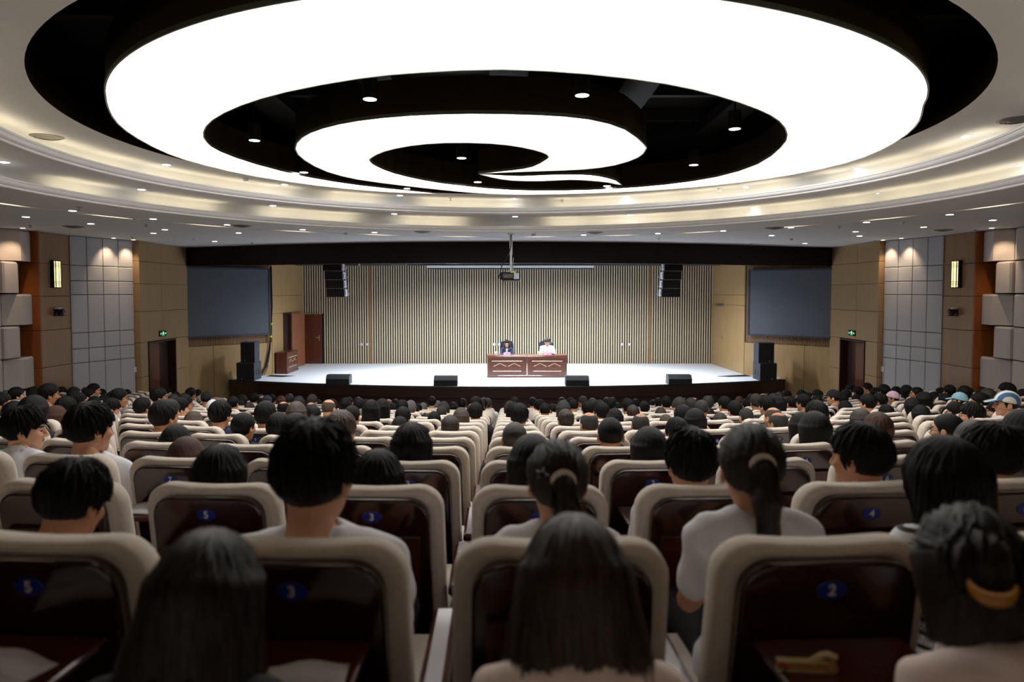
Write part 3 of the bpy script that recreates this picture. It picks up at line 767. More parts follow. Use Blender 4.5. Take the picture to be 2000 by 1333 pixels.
# ------------------------------------------------------------------ desks
def desk(loc, rz, w, label, d=.5, h=.735):
    r = empty('conference_desk', loc, rz)
    m = MB(); m.box(-w / 2, w / 2, -.015, d, h - .035, h, 0, .006); m.build('top', 'red_wood', r)
    m = MB(); m.box(-w / 2 + .01, w / 2 - .01, .0, .03, .07, h - .036); m.build('front_panel', 'red_wood', r)
    for x0, x1 in ((-w / 2 + .01, -w / 2 + .05), (w / 2 - .05, w / 2 - .01)):
        m = MB(); m.box(x0, x1, .03, d - .02, .0, h - .036); m.build('side_panel', 'red_wood', r)
    m = MB(); m.box(-w / 2, w / 2, -.012, .035, 0, .07, 0, .006); m.build('plinth', 'door_wood', r)
    m = MB(); m.box(-w / 2 + .005, w / 2 - .005, -.02, .0, h - .10, h - .036, 0, .006); m.build('apron', 'red_wood', r)
    a = w * .38
    for z0, z1, x in ((.20, .22, a * .93), (.53, .55, a)):
        m = MB(); m.box(-x, x, -.016, 0, z0, z1, 0, .004); m.build('moulding', 'inlay', r)
    for x in (-a, a):
        m = MB(); m.box(x - .01, x + .01, -.012, 0, .23, .52, 0, .003); m.build('moulding', 'red_wood', r)
    for c in (-a * .47, a * .47):
        hw, hh = a * .42, .10
        pts = [(c - hw, .365), (c, .365 + hh), (c + hw, .365), (c, .365 - hh)]
        for i in range(4):
            p, q = pts[i], pts[(i + 1) % 4]
            m = MB(); m.tube([(p[0], -.004, p[1]), (q[0], -.004, q[1])], .007, 6)
            m.build('diamond_inlay', 'inlay' if i < 2 else 'red_wood', r)
    tag(r, label, 'desk', 'carved desks on the stage')
    return r
tb = at_z(951, 738, STZ); te = at_z(1108, 738, STZ)
TW = (te.x - tb.x) / 2; TY = tb.y
desk((tb.x + TW * .5, TY, STZ), 0, TW - .004, 'carved red-brown desk in front of the woman on stage')
desk((tb.x + TW * 1.5, TY, STZ), 0, TW - .004, 'carved red-brown desk in front of the man on stage')
pc = at_z(558, 731, STZ); pf = at_z(581, 723, STZ)
desk((pc.x + .05, (pc.y + pf.y) / 2, STZ), math.pi / 2, pf.y - pc.y, 'carved red-brown desk standing sideways at left end of stage', d=.40)

# things on the desk
DT = STZ + .735
def on_desk(x, dy): return Vector((at_y(x, 690, TY + dy).x, TY + dy, DT))
for i, x in enumerate((991, 1071)):
    p = on_desk(x, .12)
    m = MB(); m.rings([[(-.1, -.035, 0), (.1, -.035, 0), (.1, .035, 0), (-.1, .035, 0)], [(-.1, -.004, .085), (.1, -.004, .085), (.1, .004, .085), (-.1, .004, .085)]], 0, False)
    nc = m.build('name_card', 'pink_card', None, p)
    m = MB()
    for k in (-1, 0, 1):
        x_ = k * .045
        for (a, b, c, d) in ((-.014, .014, .022, .026), (-.014, .014, .036, .04), (-.002, .002, .016, .05), (-.014, -.01, .022, .04), (.01, .014, .022, .04)):
            yy = lambda z: -.035 + .031 * z / .085 - .0015
            m.add([(x_ + a, yy(c), c), (x_ + b, yy(c), c), (x_ + b, yy(d), d), (x_ + a, yy(d), d)], [(0, 1, 2, 3)])
    m.build('lettering', 'pink_ink', nc)
    tag(nc, 'pink name card before the %s at the stage desk' % ('woman', 'man')[i], 'name card', 'pink name cards')
for i, (x, dy) in enumerate(((969, .2), (1052, .2))):
    r = MB(); r.cyl((0, 0), .034, 0, .085, 14, 0, .04); r.tube([(.038, 0, .07), (.062, 0, .06), (.06, 0, .03), (.037, 0, .02)], .006, 6); r.cyl((0, 0), .041, .085, .094, 14, 0, .03)
    tag(r.build('tea_cup', 'paint_white', None, on_desk(x, dy)), 'white lidded tea cup left of the %s on stage' % ('woman', 'man')[i], 'cup', 'tea cups')
for i, (x, tilt) in enumerate(((981, -.06), (1001, .07), (1081, .07))):
    p = on_desk(x, .16); r = empty('desk_microphone', p)
    m = MB(); m.box(-.05, .05, -.06, .06, 0, .03, 0, .008); m.build('base', 'black_plastic', r)
    m = MB(); m.tube([(0, .02, .03), (0, .02, .15), (-tilt * .5, .05, .26), (-tilt, .09, .32)], .005, 6); m.build('gooseneck', 'black_plastic', r)
    m = MB(); m.tube([(-tilt, .09, .32), (-tilt * 1.3, .13, .37)], .013, 8); m.build('capsule', 'black_plastic', r)
    tag(r, 'black gooseneck microphone %s' % ('left of the woman on stage', 'right of the woman on stage', 'before the man on stage')[i], 'microphone', 'desk microphones')
for i, x in enumerate((989, 1068)):
    p = on_desk(x, .3); m = MB(); m.box(-.11, .11, -.075, .075, .001, .006); tag(m.build('document', 'paper', None, p), 'white papers on the desk before the %s' % ('woman', 'man')[i], 'paper', 'papers on the stage desk')
for i, x in enumerate((990, 1066)):
    p = at_y(x, 690, TY + 1.12); r = empty('office_chair', (p.x, TY + 1.12, STZ))
    out = rrect(.25, .23, .5, 1.12, .12, 5)
    m = MB(); m.rings([[(x_ * .92, .11, .81 + (z - .81) * .95) for x_, z in out], [(x_, .09, z) for x_, z in out], [(x_, .03, z) for x_, z in out], [(x_ * .93, .0, .81 + (z - .81) * .96) for x_, z in out]]); m.build('backrest', 'leather', r)
    m = MB(); m.box(-.25, .25, -.5, .0, .42, .52, 0, .03); m.build('seat', 'leather', r)
    for sx in (-1, 1):
        m = MB(); m.tube([(sx * .27, -.05, .46), (sx * .29, -.05, .66), (sx * .29, -.38, .67), (sx * .27, -.40, .46)], .02, 8); m.build('armrest', 'black_plastic', r)
    m = MB(); m.cyl((0, -.25), .03, .08, .42, 10); m.build('column', 'steel', r)
    m = MB()
    for k in range(5):
        a = 2 * math.pi * k / 5; m.tube([(0, -.25, .09), (.28 * math.cos(a), -.25 + .28 * math.sin(a), .055)], .018, 6)
    m.build('star_base', 'black_plastic', r)
    for k in range(5):
        a = 2 * math.pi * k / 5; c = (.28 * math.cos(a), -.25 + .28 * math.sin(a)); m = MB(); m.tube([(c[0] - .02, c[1], .028), (c[0] + .02, c[1], .028)], .028, 10); m.build('castor', 'black_plastic', r)
    tag(r, 'dark leather high-back office chair of the %s on stage' % ('woman', 'man')[i], 'office chair', 'office chairs on the stage')

# ------------------------------------------------------------------ loudspeakers
def floor_monitor(x0, x1, yb, i):
    a = at_z(x0, yb, STZ); b = at_z(x1, yb, STZ); w = .70
    cx = (a.x + b.x) / 2; r = empty('floor_monitor', (cx, a.y, STZ), 0)
    prof = [(0, 0), (0, .17), (.1, .285), (.36, .285), (.42, .20), (.42, 0)]
    m = MB(); L_ = [(-w / 2, y, z) for y, z in prof]; R_ = [(w / 2, y, z) for y, z in prof]
    m.rings([L_, R_], 0, False); m.mi[-2:] = [1, 1]; m.build('cabinet', ['black_box', 'black_side'], r)
    m = MB(); m.add([(-w / 2 + .03, -.004, .02), (w / 2 - .03, -.004, .02), (w / 2 - .03, -.004, .16), (-w / 2 + .03, -.004, .16)], [(0, 1, 2, 3)]); m.build('grille', 'black_box', r)
    sx = 1 if cx < 0 else -1
    m = MB()
    for y, z in ((.16, .12), (.22, .07)): m.tube([(sx * w / 2, y, z), (sx * (w / 2 + .006), y, z)], .028, 10)
    m.build('socket', 'black_plastic', r)
    tag(r, 'black wedge floor monitor at the stage edge, %s from the left' % ORD[i], 'loudspeaker', 'floor monitors')
for i, (a, b, y) in enumerate(((635, 683, 752), (847, 893, 754.5), (1106, 1150, 754.5), (1305, 1353, 752))): floor_monitor(a, b, y, i)
def speaker_box(name, x0, x1, ytop, ybot, Y, z0, dep, label, inner):
    a = at_y(x0, ybot, Y); b = at_y(x1, ybot, Y); h = at_y(x0, ytop, Y).z - z0; w = b.x - a.x
    r = empty(name, ((a.x + b.x) / 2, Y, z0))
    m = MB(); m.box(-w / 2, w / 2, 0.0, dep, 0, h, 1, .008); m.build('cabinet', ['black_side', 'black_side'], r)
    m = MB(); m.box(-w / 2 + .006, w / 2 - .006, -.012, .0, .008, h - .008, 0, .004); m.build('grille', 'black_box', r)
    m = MB(); m.tube([(-inner * w * .2, -.012, h * .1), (-inner * w * .2, -.016, h * .1)], .02, 10); m.build('logo_badge', 'steel', r)
    if name == 'subwoofer':
        m = MB(); xx = inner * w / 2
        for y_ in (dep * .3, dep * .65):
            for z_ in (h * .36, h * .5): m.box(min(xx, xx + inner * .006), max(xx, xx + inner * .006), y_ - .04, y_ + .04, z_ - .035, z_ + .035)
        m.build('handle_recess', 'black_plastic', r)
    tag(r, label, 'loudspeaker', 'loudspeakers on the stage')
    return h
YS = 21.6
h = speaker_box('subwoofer', 462, 497, 709, 746, YS, STZ, .62, 'square black subwoofer at the left end of the stage', 1)
speaker_box('loudspeaker', 470, 498, 669, 709, YS + .05, STZ + h, .42, 'tall black loudspeaker on the left subwoofer', 1)
h = speaker_box('subwoofer', 1484, 1517, 710, 746, YS, STZ, .62, 'square black subwoofer at the right end of the stage', -1)
speaker_box('loudspeaker', 1481, 1512, 670, 710, YS + .05, STZ + h, .42, 'tall black loudspeaker on the right subwoofer', -1)
# line arrays
for side, x0, x1, inner in (('left', 632, 667, 1), ('right', 1298, 1333, -1)):
    Y = 20.6
    a = at_y(x0, 515, Y); b = at_y(x1, 515, Y); bot = at_y(x0, 581, Y).z; top = a.z + .04; w = b.x - a.x
    r = empty('line_array', ((a.x + b.x) / 2, Y, bot)); bh = (top - bot) / 4
    for k in range(4):
        z0 = bh * k; tz = (k - 3) * .05
        rr_ = empty('speaker_module'); rr_.parent = r; rr_.location = (inner * (3 - k) * .022, (3 - k) * .015, z0)
        m = MB(); m.rings([[(-w / 2, 0, .004), (w / 2, 0, .004), (w / 2 * .9, .42, .03), (-w / 2 * .9, .42, .03)], [(-w / 2, 0, bh - .004), (w / 2, 0, bh - .004), (w / 2 * .9, .42, bh - .03), (-w / 2 * .9, .42, bh - .03)]], 0, False)
        ob = m.build('cabinet', 'black_side', rr_)
        m = MB(); m.box(-w / 2 + .004, w / 2 - .004, -.014, 0, .008, bh - .008, 0, .004); m.build('grille', 'black_box', rr_)
        m = MB(); xx = inner * w / 2; m.box(min(xx - inner * .03, xx + inner * .008), max(xx - inner * .03, xx + inner * .008), .06, .36, .03, bh - .03); m.build('side_plate', 'silver_paint', rr_)
        m = MB()
        for y_, z_ in ((.12, bh * .35), (.12, bh * .6)): m.box(min(xx + inner * .008, xx + inner * .014), max(xx + inner * .008, xx + inner * .014), y_ - .03, y_ + .03, z_ - .02, z_ + .02)
        m.build('latch_hole', 'black_plastic', rr_)
        m = MB(); m.tube([(xx, .3, bh * .2), (xx + inner * .07, .34, bh * .3), (xx + inner * .08, .34, bh * .45)], .008, 6); m.build('latch', 'silver_paint', rr_)
    m = MB(); m.box(-w / 2, w / 2, .05, .35, bh * 4 + .0, bh * 4 + .05); m.tube([(0, .2, bh * 4 + .05), (0, .2, CAMZ + 1.85 - bot)], .012, 8); m.build('fly_frame', 'silver_paint', r)
    tag(r, 'hanging black line array of four modules on the %s' % side, 'loudspeaker', 'line arrays')

# ------------------------------------------------------------------ projector on its pole
Y = 16.3
pt = at_y(998, 459, Y); b0 = at_y(978, 550, Y); b1 = at_y(1016, 532, Y)
r = empty('projector', ((b0.x + b1.x) / 2, Y, b0.z)); w = (b1.x - b0.x) / 2; h = b1.z - b0.z
m = MB(); m.box(-w, w, -.2, .22, .03, h, 0, .025); m.build('body', 'black_box', r)
m = MB(); m.box(-w + .06, w + .0, -.17, .2, -.0, .03, 0, .01); m.build('base_plate', 'grille', r)
m = MB()
for k in range(9): m.box(-w + .07 + k * .024, -w + .085 + k * .024, -.206, -.2, .08, h - .05)
m.build('vent_grille', 'grille', r)
m = MB(); m.box(w - .15, w - .03, -.207, -.2, .05, h - .02); m.build('filter_panel', 'silver_paint', r)
m = MB(); px = pt.x - r.location.x; m.tube([(px, 0, h + .03), (px, 0, h + .40)], .025, 10); m.tube([(px, 0, h + .40), (px, 0, CZ0 - r.location.z)], .036, 10); m.cyl((px, 0), .09, CZ0 - r.location.z - .02, CZ0 - r.location.z, 14); m.build('ceiling_pole', 'white_plastic', r)
m = MB(); m.box(px - .09, px + .11, -.08, .08, h, h + .03); m.tube([(px + .03, -.03, h + .03), (px + .06, -.03, h + .34)], .01, 6); m.build('bracket', 'steel', r)
m = MB(); m.box(px - .01, px + .1, -.202, -.19, h - .02, h + .004); m.build('warning_label', 'yellow_tape', r)
m = MB(); m.tube([(px, -.04, CZ0 - r.location.z - .02), (px, -.045, h + .62), (px - .05, -.05, h + .42), (px - .22, -.05, h + .13), (-w - .02, -.03, h * .8), (-w - .05, 0, h * .4), (-w + .01, .02, h * .25)], .011, 6); m.build('cable', 'cable', r)
tag(r, 'black ceiling projector hanging on a white pole above the stage', 'projector')
# cable bundle down the left stage corner
m = MB()
x0, y0 = LWALL[1][0] + .09, LWALL[1][1] - .12
for k in range(3): m.tube([(x0 - .02 * k, y0, CAMZ + .9), (x0 + .02 - .015 * k, y0 - .02, 3.2), (x0 - .02, y0 - .03, 2.5), (x0 - .06 - .02 * k, y0 - .05, 1.8), (x0 - .12 - .04 * k, y0 - .14, 1.2), (x0 - .2 - .07 * k, y0 - .3, STZ + .02)], .012 + .004 * k, 6)
cb = m.build('cable_bundle', 'cable')
for z, dx in ((2.62, -.02), (2.2, -.05), (1.28, -.16)):
    m = MB(); m.tube([(x0 + dx - .05, y0 - .06, z), (x0 + dx + .05, y0 - .1, z)], .035, 8); m.build('tape_band', 'yellow_tape', cb)
tag(cb, 'black cable bundle with yellow tape down the left stage corner', 'cable')

# ------------------------------------------------------------------ theatre seats
TILT = .17                                   # the back leans: y grows by TILT per metre downward from the top
def tl(x, y, z): return (x, y + (1.0 - z) * TILT, z)
def slab(out, layers, zc):
    rs = []
    for inset, y in layers:
        r = []
        for x, z in out:
            hw = max(abs(p[0]) for p in out); k = 1 - inset / hw
            zz = zc + (z - zc) * (1 - inset / (max(p[1] for p in out) - zc))
            r.append(tl(x * k, y, zz))
        rs.append(r)
    return rs
def seat_meshes(hi):
    M = {}
    n = 6 if hi else 3
    out = rrect(.246, .240, .40, 1.0, .085, n, .03, .006)
    m = MB(); m.rings(slab(out, [(.022, -.085), (.006, -.080), (0, -.066), (0, -.02), (.008, .0), (.03, .012)], .70)); M['backrest'] = m.mesh('backrest', ['beige'])
    out = rrect(.206, .198, .30, .968, .072, n, .02)
    m = MB(); m.rings(slab(out, [(.010, -.118), (.004, -.1155), (.001, -.110), (0, -.102), (0, -.07)], .62)); M['back_shell'] = m.mesh('back_shell', ['mahogany'])
    m = MB(); m.box(-.235, .235, .15, .60, .38, .475, 0, .03); M['seat'] = m.mesh('seat', ['beige'])
    m = MB(); m.box(-.325, -.257, -.06, .40, .60, .645, 0, .014); M['armrest'] = m.mesh('armrest', ['tray_wood'])
    m = MB(); m.box(-.312, -.268, .06, .36, 0, .602, 0, .008); M['side_panel'] = m.mesh('side_panel', ['mahogany'])
    m = MB(); m.rings([[tl(x, y, z) for x, z in ((-.165, .50), (.165, .50), (.165, .835), (-.165, .835))] for y in (-.142, -.120)], 0, False); M['writing_tray'] = m.mesh('writing_tray', ['tray_wood'])
    m = MB(); m.box(-.165, .165, -.33, -.085, .772, .79, 0, .004); M['tray_open'] = m.mesh('writing_tray', ['tray_wood'])
    m = MB(); n2 = 18
    el = lambda k_, y: [tl(.034 * k_ * math.cos(2 * math.pi * k / n2), y, .905 + .0215 * k_ * math.sin(2 * math.pi * k / n2)) for k in range(n2)]
    m.rings([el(1, -.118), el(1, -.120), el(.9, -.121)], 0, False); M['number_badge'] = m.mesh('number_badge', ['badge_blue'])
    return M
SEAT_HI, SEAT_LO = seat_meshes(True), seat_meshes(False)
NUMS = {}
def numeral(s_):
    if s_ not in NUMS:
        cu = bpy.data.curves.new('numeral', 'FONT'); cu.body = s_; cu.size = .036; cu.align_x = 'CENTER'; cu.align_y = 'CENTER'; cu.resolution_u = 3; cu.offset = .0009
        ob = bpy.data.objects.new('numeral', cu); COL.objects.link(ob)
        dg = bpy.context.evaluated_depsgraph_get(); dg.update()
        me = bpy.data.meshes.new_from_object(ob.evaluated_get(dg)); bpy.data.objects.remove(ob)
        me.materials.clear(); me.materials.append(MATS['paint_white'])
        for v in me.vertices:
            x, y = v.co.x, v.co.y
            v.co = Vector(tl(x, -.1225, .905 + y))
        NUMS[s_] = me
    return NUMS[s_]
SEATS = {}; EDGE = {}
for m_ in range(-1, NROWS):
    for k in range(-19, 20):
        s_ = -.165 + SEAT_P * (k + .5)
        ph = s_ / ARC_R; X = ARC_R * math.sin(ph); Y = ROW0 + m_ * ROWP + ARC_R * (1 - math.cos(ph))
        if abs(X) > 9.45 or abs(X) > .735 * Y + 1.9: continue
        if m_ < 0 and abs(k + .5) > 2: continue
        if Y > 18.9 : continue
        (EDGE if abs(X) > .735 * Y + .55 else SEATS)[(m_, k)] = (X, Y, ph, row_z(m_))
OPEN_TRAYS = {(2, -3), (0, -2), (0, -1), (0, 1), (1, -2), (2, 1), (1, -4), (4, -3), (5, 2)}
def seat_name(m_, k):
    side = 'left' if k < 0 else 'right'; j = -k - 1 if k < 0 else k
    return m_, side, j
def seat_label(m_, k):
    m2, side, j = seat_name(m_, k)
    if m_ < 0: return 'beige theatre seat nearest the camera, %s to the %s of the centre gap' % (ORD[j], side)
    return 'beige theatre seat with dark wood back, row %s, %s seat %s of centre gap' % (ROWW[m_], ORD[j], side)
ROWW = ['one', 'two', 'three', 'four', 'five', 'six', 'seven', 'eight', 'nine', 'ten', 'eleven', 'twelve', 'thirteen', 'fourteen', 'fifteen', 'sixteen', 'seventeen', 'eighteen']
order = sorted(SEATS, key=lambda q: (SEATS[q][1]))
for q in order[:300] + sorted(EDGE):
    X, Y, ph, z = SEATS[q] if q in SEATS else EDGE[q]; m_, k = q
    hi = m_ <= 4
    M = SEAT_HI if hi else SEAT_LO
    r = empty('theatre_seat', (X, Y, z), ph)
    for nm in ('backrest', 'back_shell', 'seat', 'armrest', 'side_panel'): mkobj(nm, M[nm], r)
    if m_ <= 9: mkobj('writing_tray', M['tray_open' if q in OPEN_TRAYS else 'writing_tray'], r)
    if 0 <= m_ <= 6:
        b = mkobj('number_badge', M['number_badge'], r)
        num = 1 if k == 0 else (2 * k if k > 0 else 2 * (-k) + 1)
        mkobj('numeral', numeral(str(num)), b)
    tag(r, seat_label(m_, k), 'theatre seat', 'beige theatre seats in curved rows')
rest = order[300:]
if rest:
    V = []; F = []; MI = []
    for q in rest:
        X, Y, ph, z = SEATS[q]; M4 = Matrix.Translation((X, Y, z)) @ Matrix.Rotation(ph, 4, 'Z')
        for mi, nm in enumerate(('backrest', 'back_shell', 'seat')):
            me = SEAT_LO[nm]; o = len(V); V += [tuple(M4 @ v.co) for v in me.vertices]
            for p in me.polygons: F.append(tuple(i + o for i in p.vertices)); MI.append(1 if nm == 'back_shell' else 0)
    me = bpy.data.meshes.new('far_seats'); me.from_pydata(V, [], F); me.materials.append(MATS['beige']); me.materials.append(MATS['mahogany']); me.polygons.foreach_set('material_index', MI); me.update()
    tag(mkobj('far_theatre_seats', me), 'distant beige theatre seats of the foremost rows near the stage', 'theatre seats', kind='stuff')
print('SEATS', len(SEATS), len(rest))

# ------------------------------------------------------------------ people: signed distance shapes turned into meshes
def nets(f, lo, hi, h):
    n = [int((hi[i] - lo[i]) / h) + 2 for i in range(3)]
    ax = [(lo[i] + h * np.arange(n[i])).astype(np.float32) for i in range(3)]
    X, Y, Z = np.meshgrid(*ax, indexing='ij')
    V = f(X, Y, Z); S = V < 0
    sh = tuple(k - 1 for k in n)
    acc = np.zeros(sh + (3,), np.float32); cnt = np.zeros(sh, np.float32)
    for a in range(3):
        o1, o2 = [i for i in range(3) if i != a]
        for d1 in (0, 1):
            for d2 in (0, 1):
                s0 = [None] * 3; s1 = [None] * 3
                s0[a] = slice(0, -1); s1[a] = slice(1, None)
                for o, d in ((o1, d1), (o2, d2)):
                    sl = slice(d, n[o] - 1 + d); s0[o] = sl; s1[o] = sl
                A = V[tuple(s0)]; B = V[tuple(s1)]
                c = (A < 0) != (B < 0)
                t = np.where(c, A / np.where(c, A - B, 1), 0)
                cf = c.astype(np.float32)
                acc[..., a] += t; acc[..., o1] += cf * d1; acc[..., o2] += cf * d2; cnt += cf
    mk = cnt > 0
    idx = -np.ones(sh, np.int64); idx[mk] = np.arange(mk.sum())
    ii = np.argwhere(mk)
    verts = np.array(lo, np.float32) + h * (ii + acc[mk] / cnt[mk][:, None])
    faces = []
    for a in range(3):
        o1, o2 = [(1, 2), (2, 0), (0, 1)][a]
        s0 = [slice(1, -1)] * 3; s1 = [slice(1, -1)] * 3
        s0[a] = slice(0, -1); s1[a] = slice(1, None)
        c = S[tuple(s0)] != S[tuple(s1)]
        e = np.argwhere(c)
        if not len(e): continue
        neg = S[tuple(s0)][c]
        base = e.copy(); base[:, o1] += 1; base[:, o2] += 1
        def cell(d1, d2):
            q = base.copy(); q[:, o1] -= d1; q[:, o2] -= d2
            return idx[q[:, 0], q[:, 1], q[:, 2]]
        Q = np.stack([cell(1, 1), cell(0, 1), cell(0, 0), cell(1, 0)], 1)
        Q[~neg] = Q[~neg][:, ::-1]
        faces.append(Q)
    return verts, np.concatenate(faces)
def d_ell(X, Y, Z, c, r):
    x, y, z = (X - c[0]) / r[0], (Y - c[1]) / r[1], (Z - c[2]) / r[2]
    k0 = np.sqrt(x * x + y * y + z * z); k1 = np.sqrt((x / r[0]) ** 2 + (y / r[1]) ** 2 + (z / r[2]) ** 2) + 1e-6
    return k0 * (k0 - 1) / k1
def d_cap(X, Y, Z, a, b, ra, rb=None):
    rb = ra if rb is None else rb
    a = np.array(a, float); b = np.array(b, float); d = b - a; l2 = float(d @ d) + 1e-12
    t = np.clip(((X - a[0]) * d[0] + (Y - a[1]) * d[1] + (Z - a[2]) * d[2]) / l2, 0, 1)
    return np.sqrt((X - a[0] - t * d[0]) ** 2 + (Y - a[1] - t * d[1]) ** 2 + (Z - a[2] - t * d[2]) ** 2) - (ra + (rb - ra) * t)
def smin(a, b, k):
    h = np.maximum(k - np.abs(a - b), 0) / k
    return np.minimum(a, b) - h * h * k * .25
def smax(a, b, k): return -smin(-a, -b, k)
def to_mesh(name, parts, mats, face_mat=None):
    """parts: list of (verts, quads)"""
    V = np.concatenate([p[0] for p in parts]); o = 0; F = []
    for p in parts: F.append(p[1] + o); o += len(p[0])
    F = np.concatenate(F).astype(np.int32)
    me = bpy.data.meshes.new(name)
    me.vertices.add(len(V)); me.vertices.foreach_set('co', V.astype(np.float32).ravel())
    me.loops.add(F.size); me.loops.foreach_set('vertex_index', F.ravel())
    me.polygons.add(len(F)); me.polygons.foreach_set('loop_start', np.arange(0, F.size, 4, dtype=np.int32))
    for m in mats: me.materials.append(MATS[m] if isinstance(m, str) else m)
    if face_mat is not None: me.polygons.foreach_set('material_index', face_mat.astype(np.int32))
    me.polygons.foreach_set('use_smooth', np.ones(len(F), bool))
    me.update(calc_edges=True); me.validate()
    return me

# ---- head (origin between the ears, +y is forward)
def head_sdf(X, Y, Z):
    A = np.abs(X)
    d = d_ell(X, Y, Z, (0, -.012, .028), (.076, .097, .092))
    d = smin(d, d_ell(X, Y, Z, (0, .02, -.045), (.058, .066, .066)), .03)
    d = smin(d, d_ell(X, Y, Z, (0, .055, -.088), (.026, .028, .024)), .025)
    d = smin(d, d_ell(A, Y, Z, (.040, .052, -.015), (.022, .026, .022)), .02)
    d = smin(d, d_cap(A, Y, Z, (0, .078, .030), (.034, .070, .032), .012), .016)
    d = smax(d, -d_ell(A, Y, Z, (.032, .100, .008), (.017, .020, .012)), .012)
    d = smin(d, d_cap(X, Y, Z, (0, .084, .020), (0, .106, -.020), .007, .0105), .012)
    d = smin(d, d_ell(A, Y, Z, (.011, .094, -.025), (.008, .011, .008)), .008)
    d = smin(d, d_cap(A, Y, Z, (0, .086, -.049), (.018, .080, -.050), .008, .005), .008)
    d = np.minimum(d, d_ell(A, Y, Z, (.031, .071, .008), (.013, .013, .012)))
    ear = d_ell(A, Y + .25 * (A - .08), Z, (.081, -.014, -.006), (.010, .020, .032))
    ear = smax(ear, -d_ell(A, Y, Z, (.092, -.010, -.001), (.008, .011, .018)), .005)
    d = smin(d, ear, .008)
    d = smin(d, d_cap(X, Y, Z, (0, -.028, -.06), (0, -.055, -.20), .052, .054), .03)
    return d
HS = 1.09
HV, HF = nets(head_sdf, (-.11, -.135, -.2), (.11, .135, .135), .0048)
_c = HV[HF].mean(1)
HM = np.zeros(len(HF))
_a = np.abs(_c[:, 0])
HM[(_c[:, 1] > .083) & (_a < .021) & (np.abs(_c[:, 2] + .05) < .0065)] = 1
HM[(_c[:, 1] > .073) & (np.abs(_a - .031) < .0125) & (np.abs(_c[:, 2] - .008) < .0055)] = 2
HM[(_c[:, 1] > .066) & (np.abs(_a - .033) < .020) & (np.abs(_c[:, 2] - .034 + .12 * np.abs(_a - .033)) < .0045)] = 3

# ---- hand (wrist at origin, fingers along +y, palm down)
def hand_sdf(X, Y, Z):
    d = d_ell(X, Y, Z, (0, .045, 0), (.040, .05, .015))
    d = smin(d, d_cap(X, Y, Z, (0, -.02, 0), (0, .02, 0), .026, .028), .02)
    for x, l in ((-.03, .058), (-.010, .072), (.011, .078), (.031, .070)):
        k = (x, .085, .0); m1 = (x * 1.12, .085 + l * .5, -.004); e = (x * 1.12, .085 + l * .86, -.032)
        d = smin(d, np.minimum(d_cap(X, Y, Z, k, m1, .0095, .0085), d_cap(X, Y, Z, m1, e, .0085, .007)), .006)
    t1 = (.058, .055, -.008); d = smin(d, np.minimum(d_cap(X, Y, Z, (.03, .018, 0), t1, .014, .0105), d_cap(X, Y, Z, t1, (.062, .092, -.02), .0105, .008)), .008)
    return d
HDV, HDF = nets(hand_sdf, (-.06, -.06, -.06), (.09, .19, .04), .0055)

# ---- body
def joints(sex, pose, arms):
    f = sex == 'f'
    H = np.array([0, .30, .53]); C = np.array([0, .175, .935]); hd = np.array([0, .02, .165])
    if pose == 'up': H = np.array([0, .36, .53]); C = np.array([0, .41, .965]); hd = np.array([0, .045, .14])
    if pose == 'lean': H = np.array([0, .36, .53]); C = np.array([0, .56, .90]); hd = np.array([0, .095, .115])
    hs = .142 if f else .165
    sh = H + (C - H) * .89
    J = dict(H=H, C=C, head=C + hd, sh=sh, hs=hs, f=f)
    S = lambda s: sh + np.array([s * (hs + .022), 0, -.012])
    if arms == 'lap': E = lambda s: S(s) + np.array([s * .008, .10, -.235]); W = lambda s: np.array([s * .085, H[1] + .24, .655])
    elif arms == 'desk': E = lambda s: S(s) + np.array([s * .05, .15, -.2]); W = lambda s: np.array([s * .10, S(s)[1] + .36, .785])
    elif arms == 'side': E = lambda s: S(s) + np.array([s * .05, .02, -.25]); W = lambda s: np.array([s * .17, S(s)[1] + .24, .70])
    J['S'] = S; J['E'] = E; J['W'] = W
    return J
def torso_sdf(J, X, Y, Z, inf=0.0, neck=True):
    H, C, sh, hs, f = J['H'], J['C'], J['sh'], J['hs'], J['f']
    P = lambda t: H + (C - H) * t
    d = d_cap(X, Y, Z, H + [-.085, 0, 0], H + [.085, 0, 0], .112)
    d = smin(d, d_ell(X, Y, Z, P(.34), (.128, .105, .15) if f else (.148, .112, .15)), .06)
    d = smin(d, d_ell(X, Y, Z, P(.70), (.148, .108, .165) if f else (.168, .114, .17)), .06)
    d = smin(d, d_cap(X, Y, Z, sh - [hs, 0, 0], sh + [hs, 0, 0], .056 if f else .062), .05)
    A = np.abs(X)
    d = smin(d, d_cap(A, Y, Z, P(1.0), sh + [.12, 0, .01], .042 if f else .048, .04), .04)
    d = d - inf
    if neck:
        d = smin(d, d_cap(X, Y, Z, C - [0, 0, .03], J['head'] + [0, -.045, -.10], .047 if f else .054), .035)
    return d
def arm_sdf(J, X, Y, Z, t=1.0, fore=True, inf=0.0):
    d = None
    for s in (-1, 1):
        S, E, W = J['S'](s), J['E'](s), J['W'](s)
        k = .88 if J['f'] else 1.0
        a = d_cap(X, Y, Z, S, S + (E - S) * t, .052 * k + inf, (.052 + (.040 - .052) * t) * k + inf)
        if fore: a = smin(a, d_cap(X, Y, Z, E, W, .039 * k + inf, .027 * k + inf), .02)
        d = a if d is None else np.minimum(d, a)
    return d
def leg_sdf(J, X, Y, Z, inf=0.0):
    H = J['H']; A = np.abs(X)
    k = np.array([.115, H[1] + .42, .515]); an = np.array([.115, H[1] + .40, .09])
    d = d_cap(A, Y, Z, [.085, H[1] + .02, .535], k, .086 + inf, .062 + inf)
    d = smin(d, d_cap(A, Y, Z, k, an, .058 + inf, .042 + inf), .03)
    return d
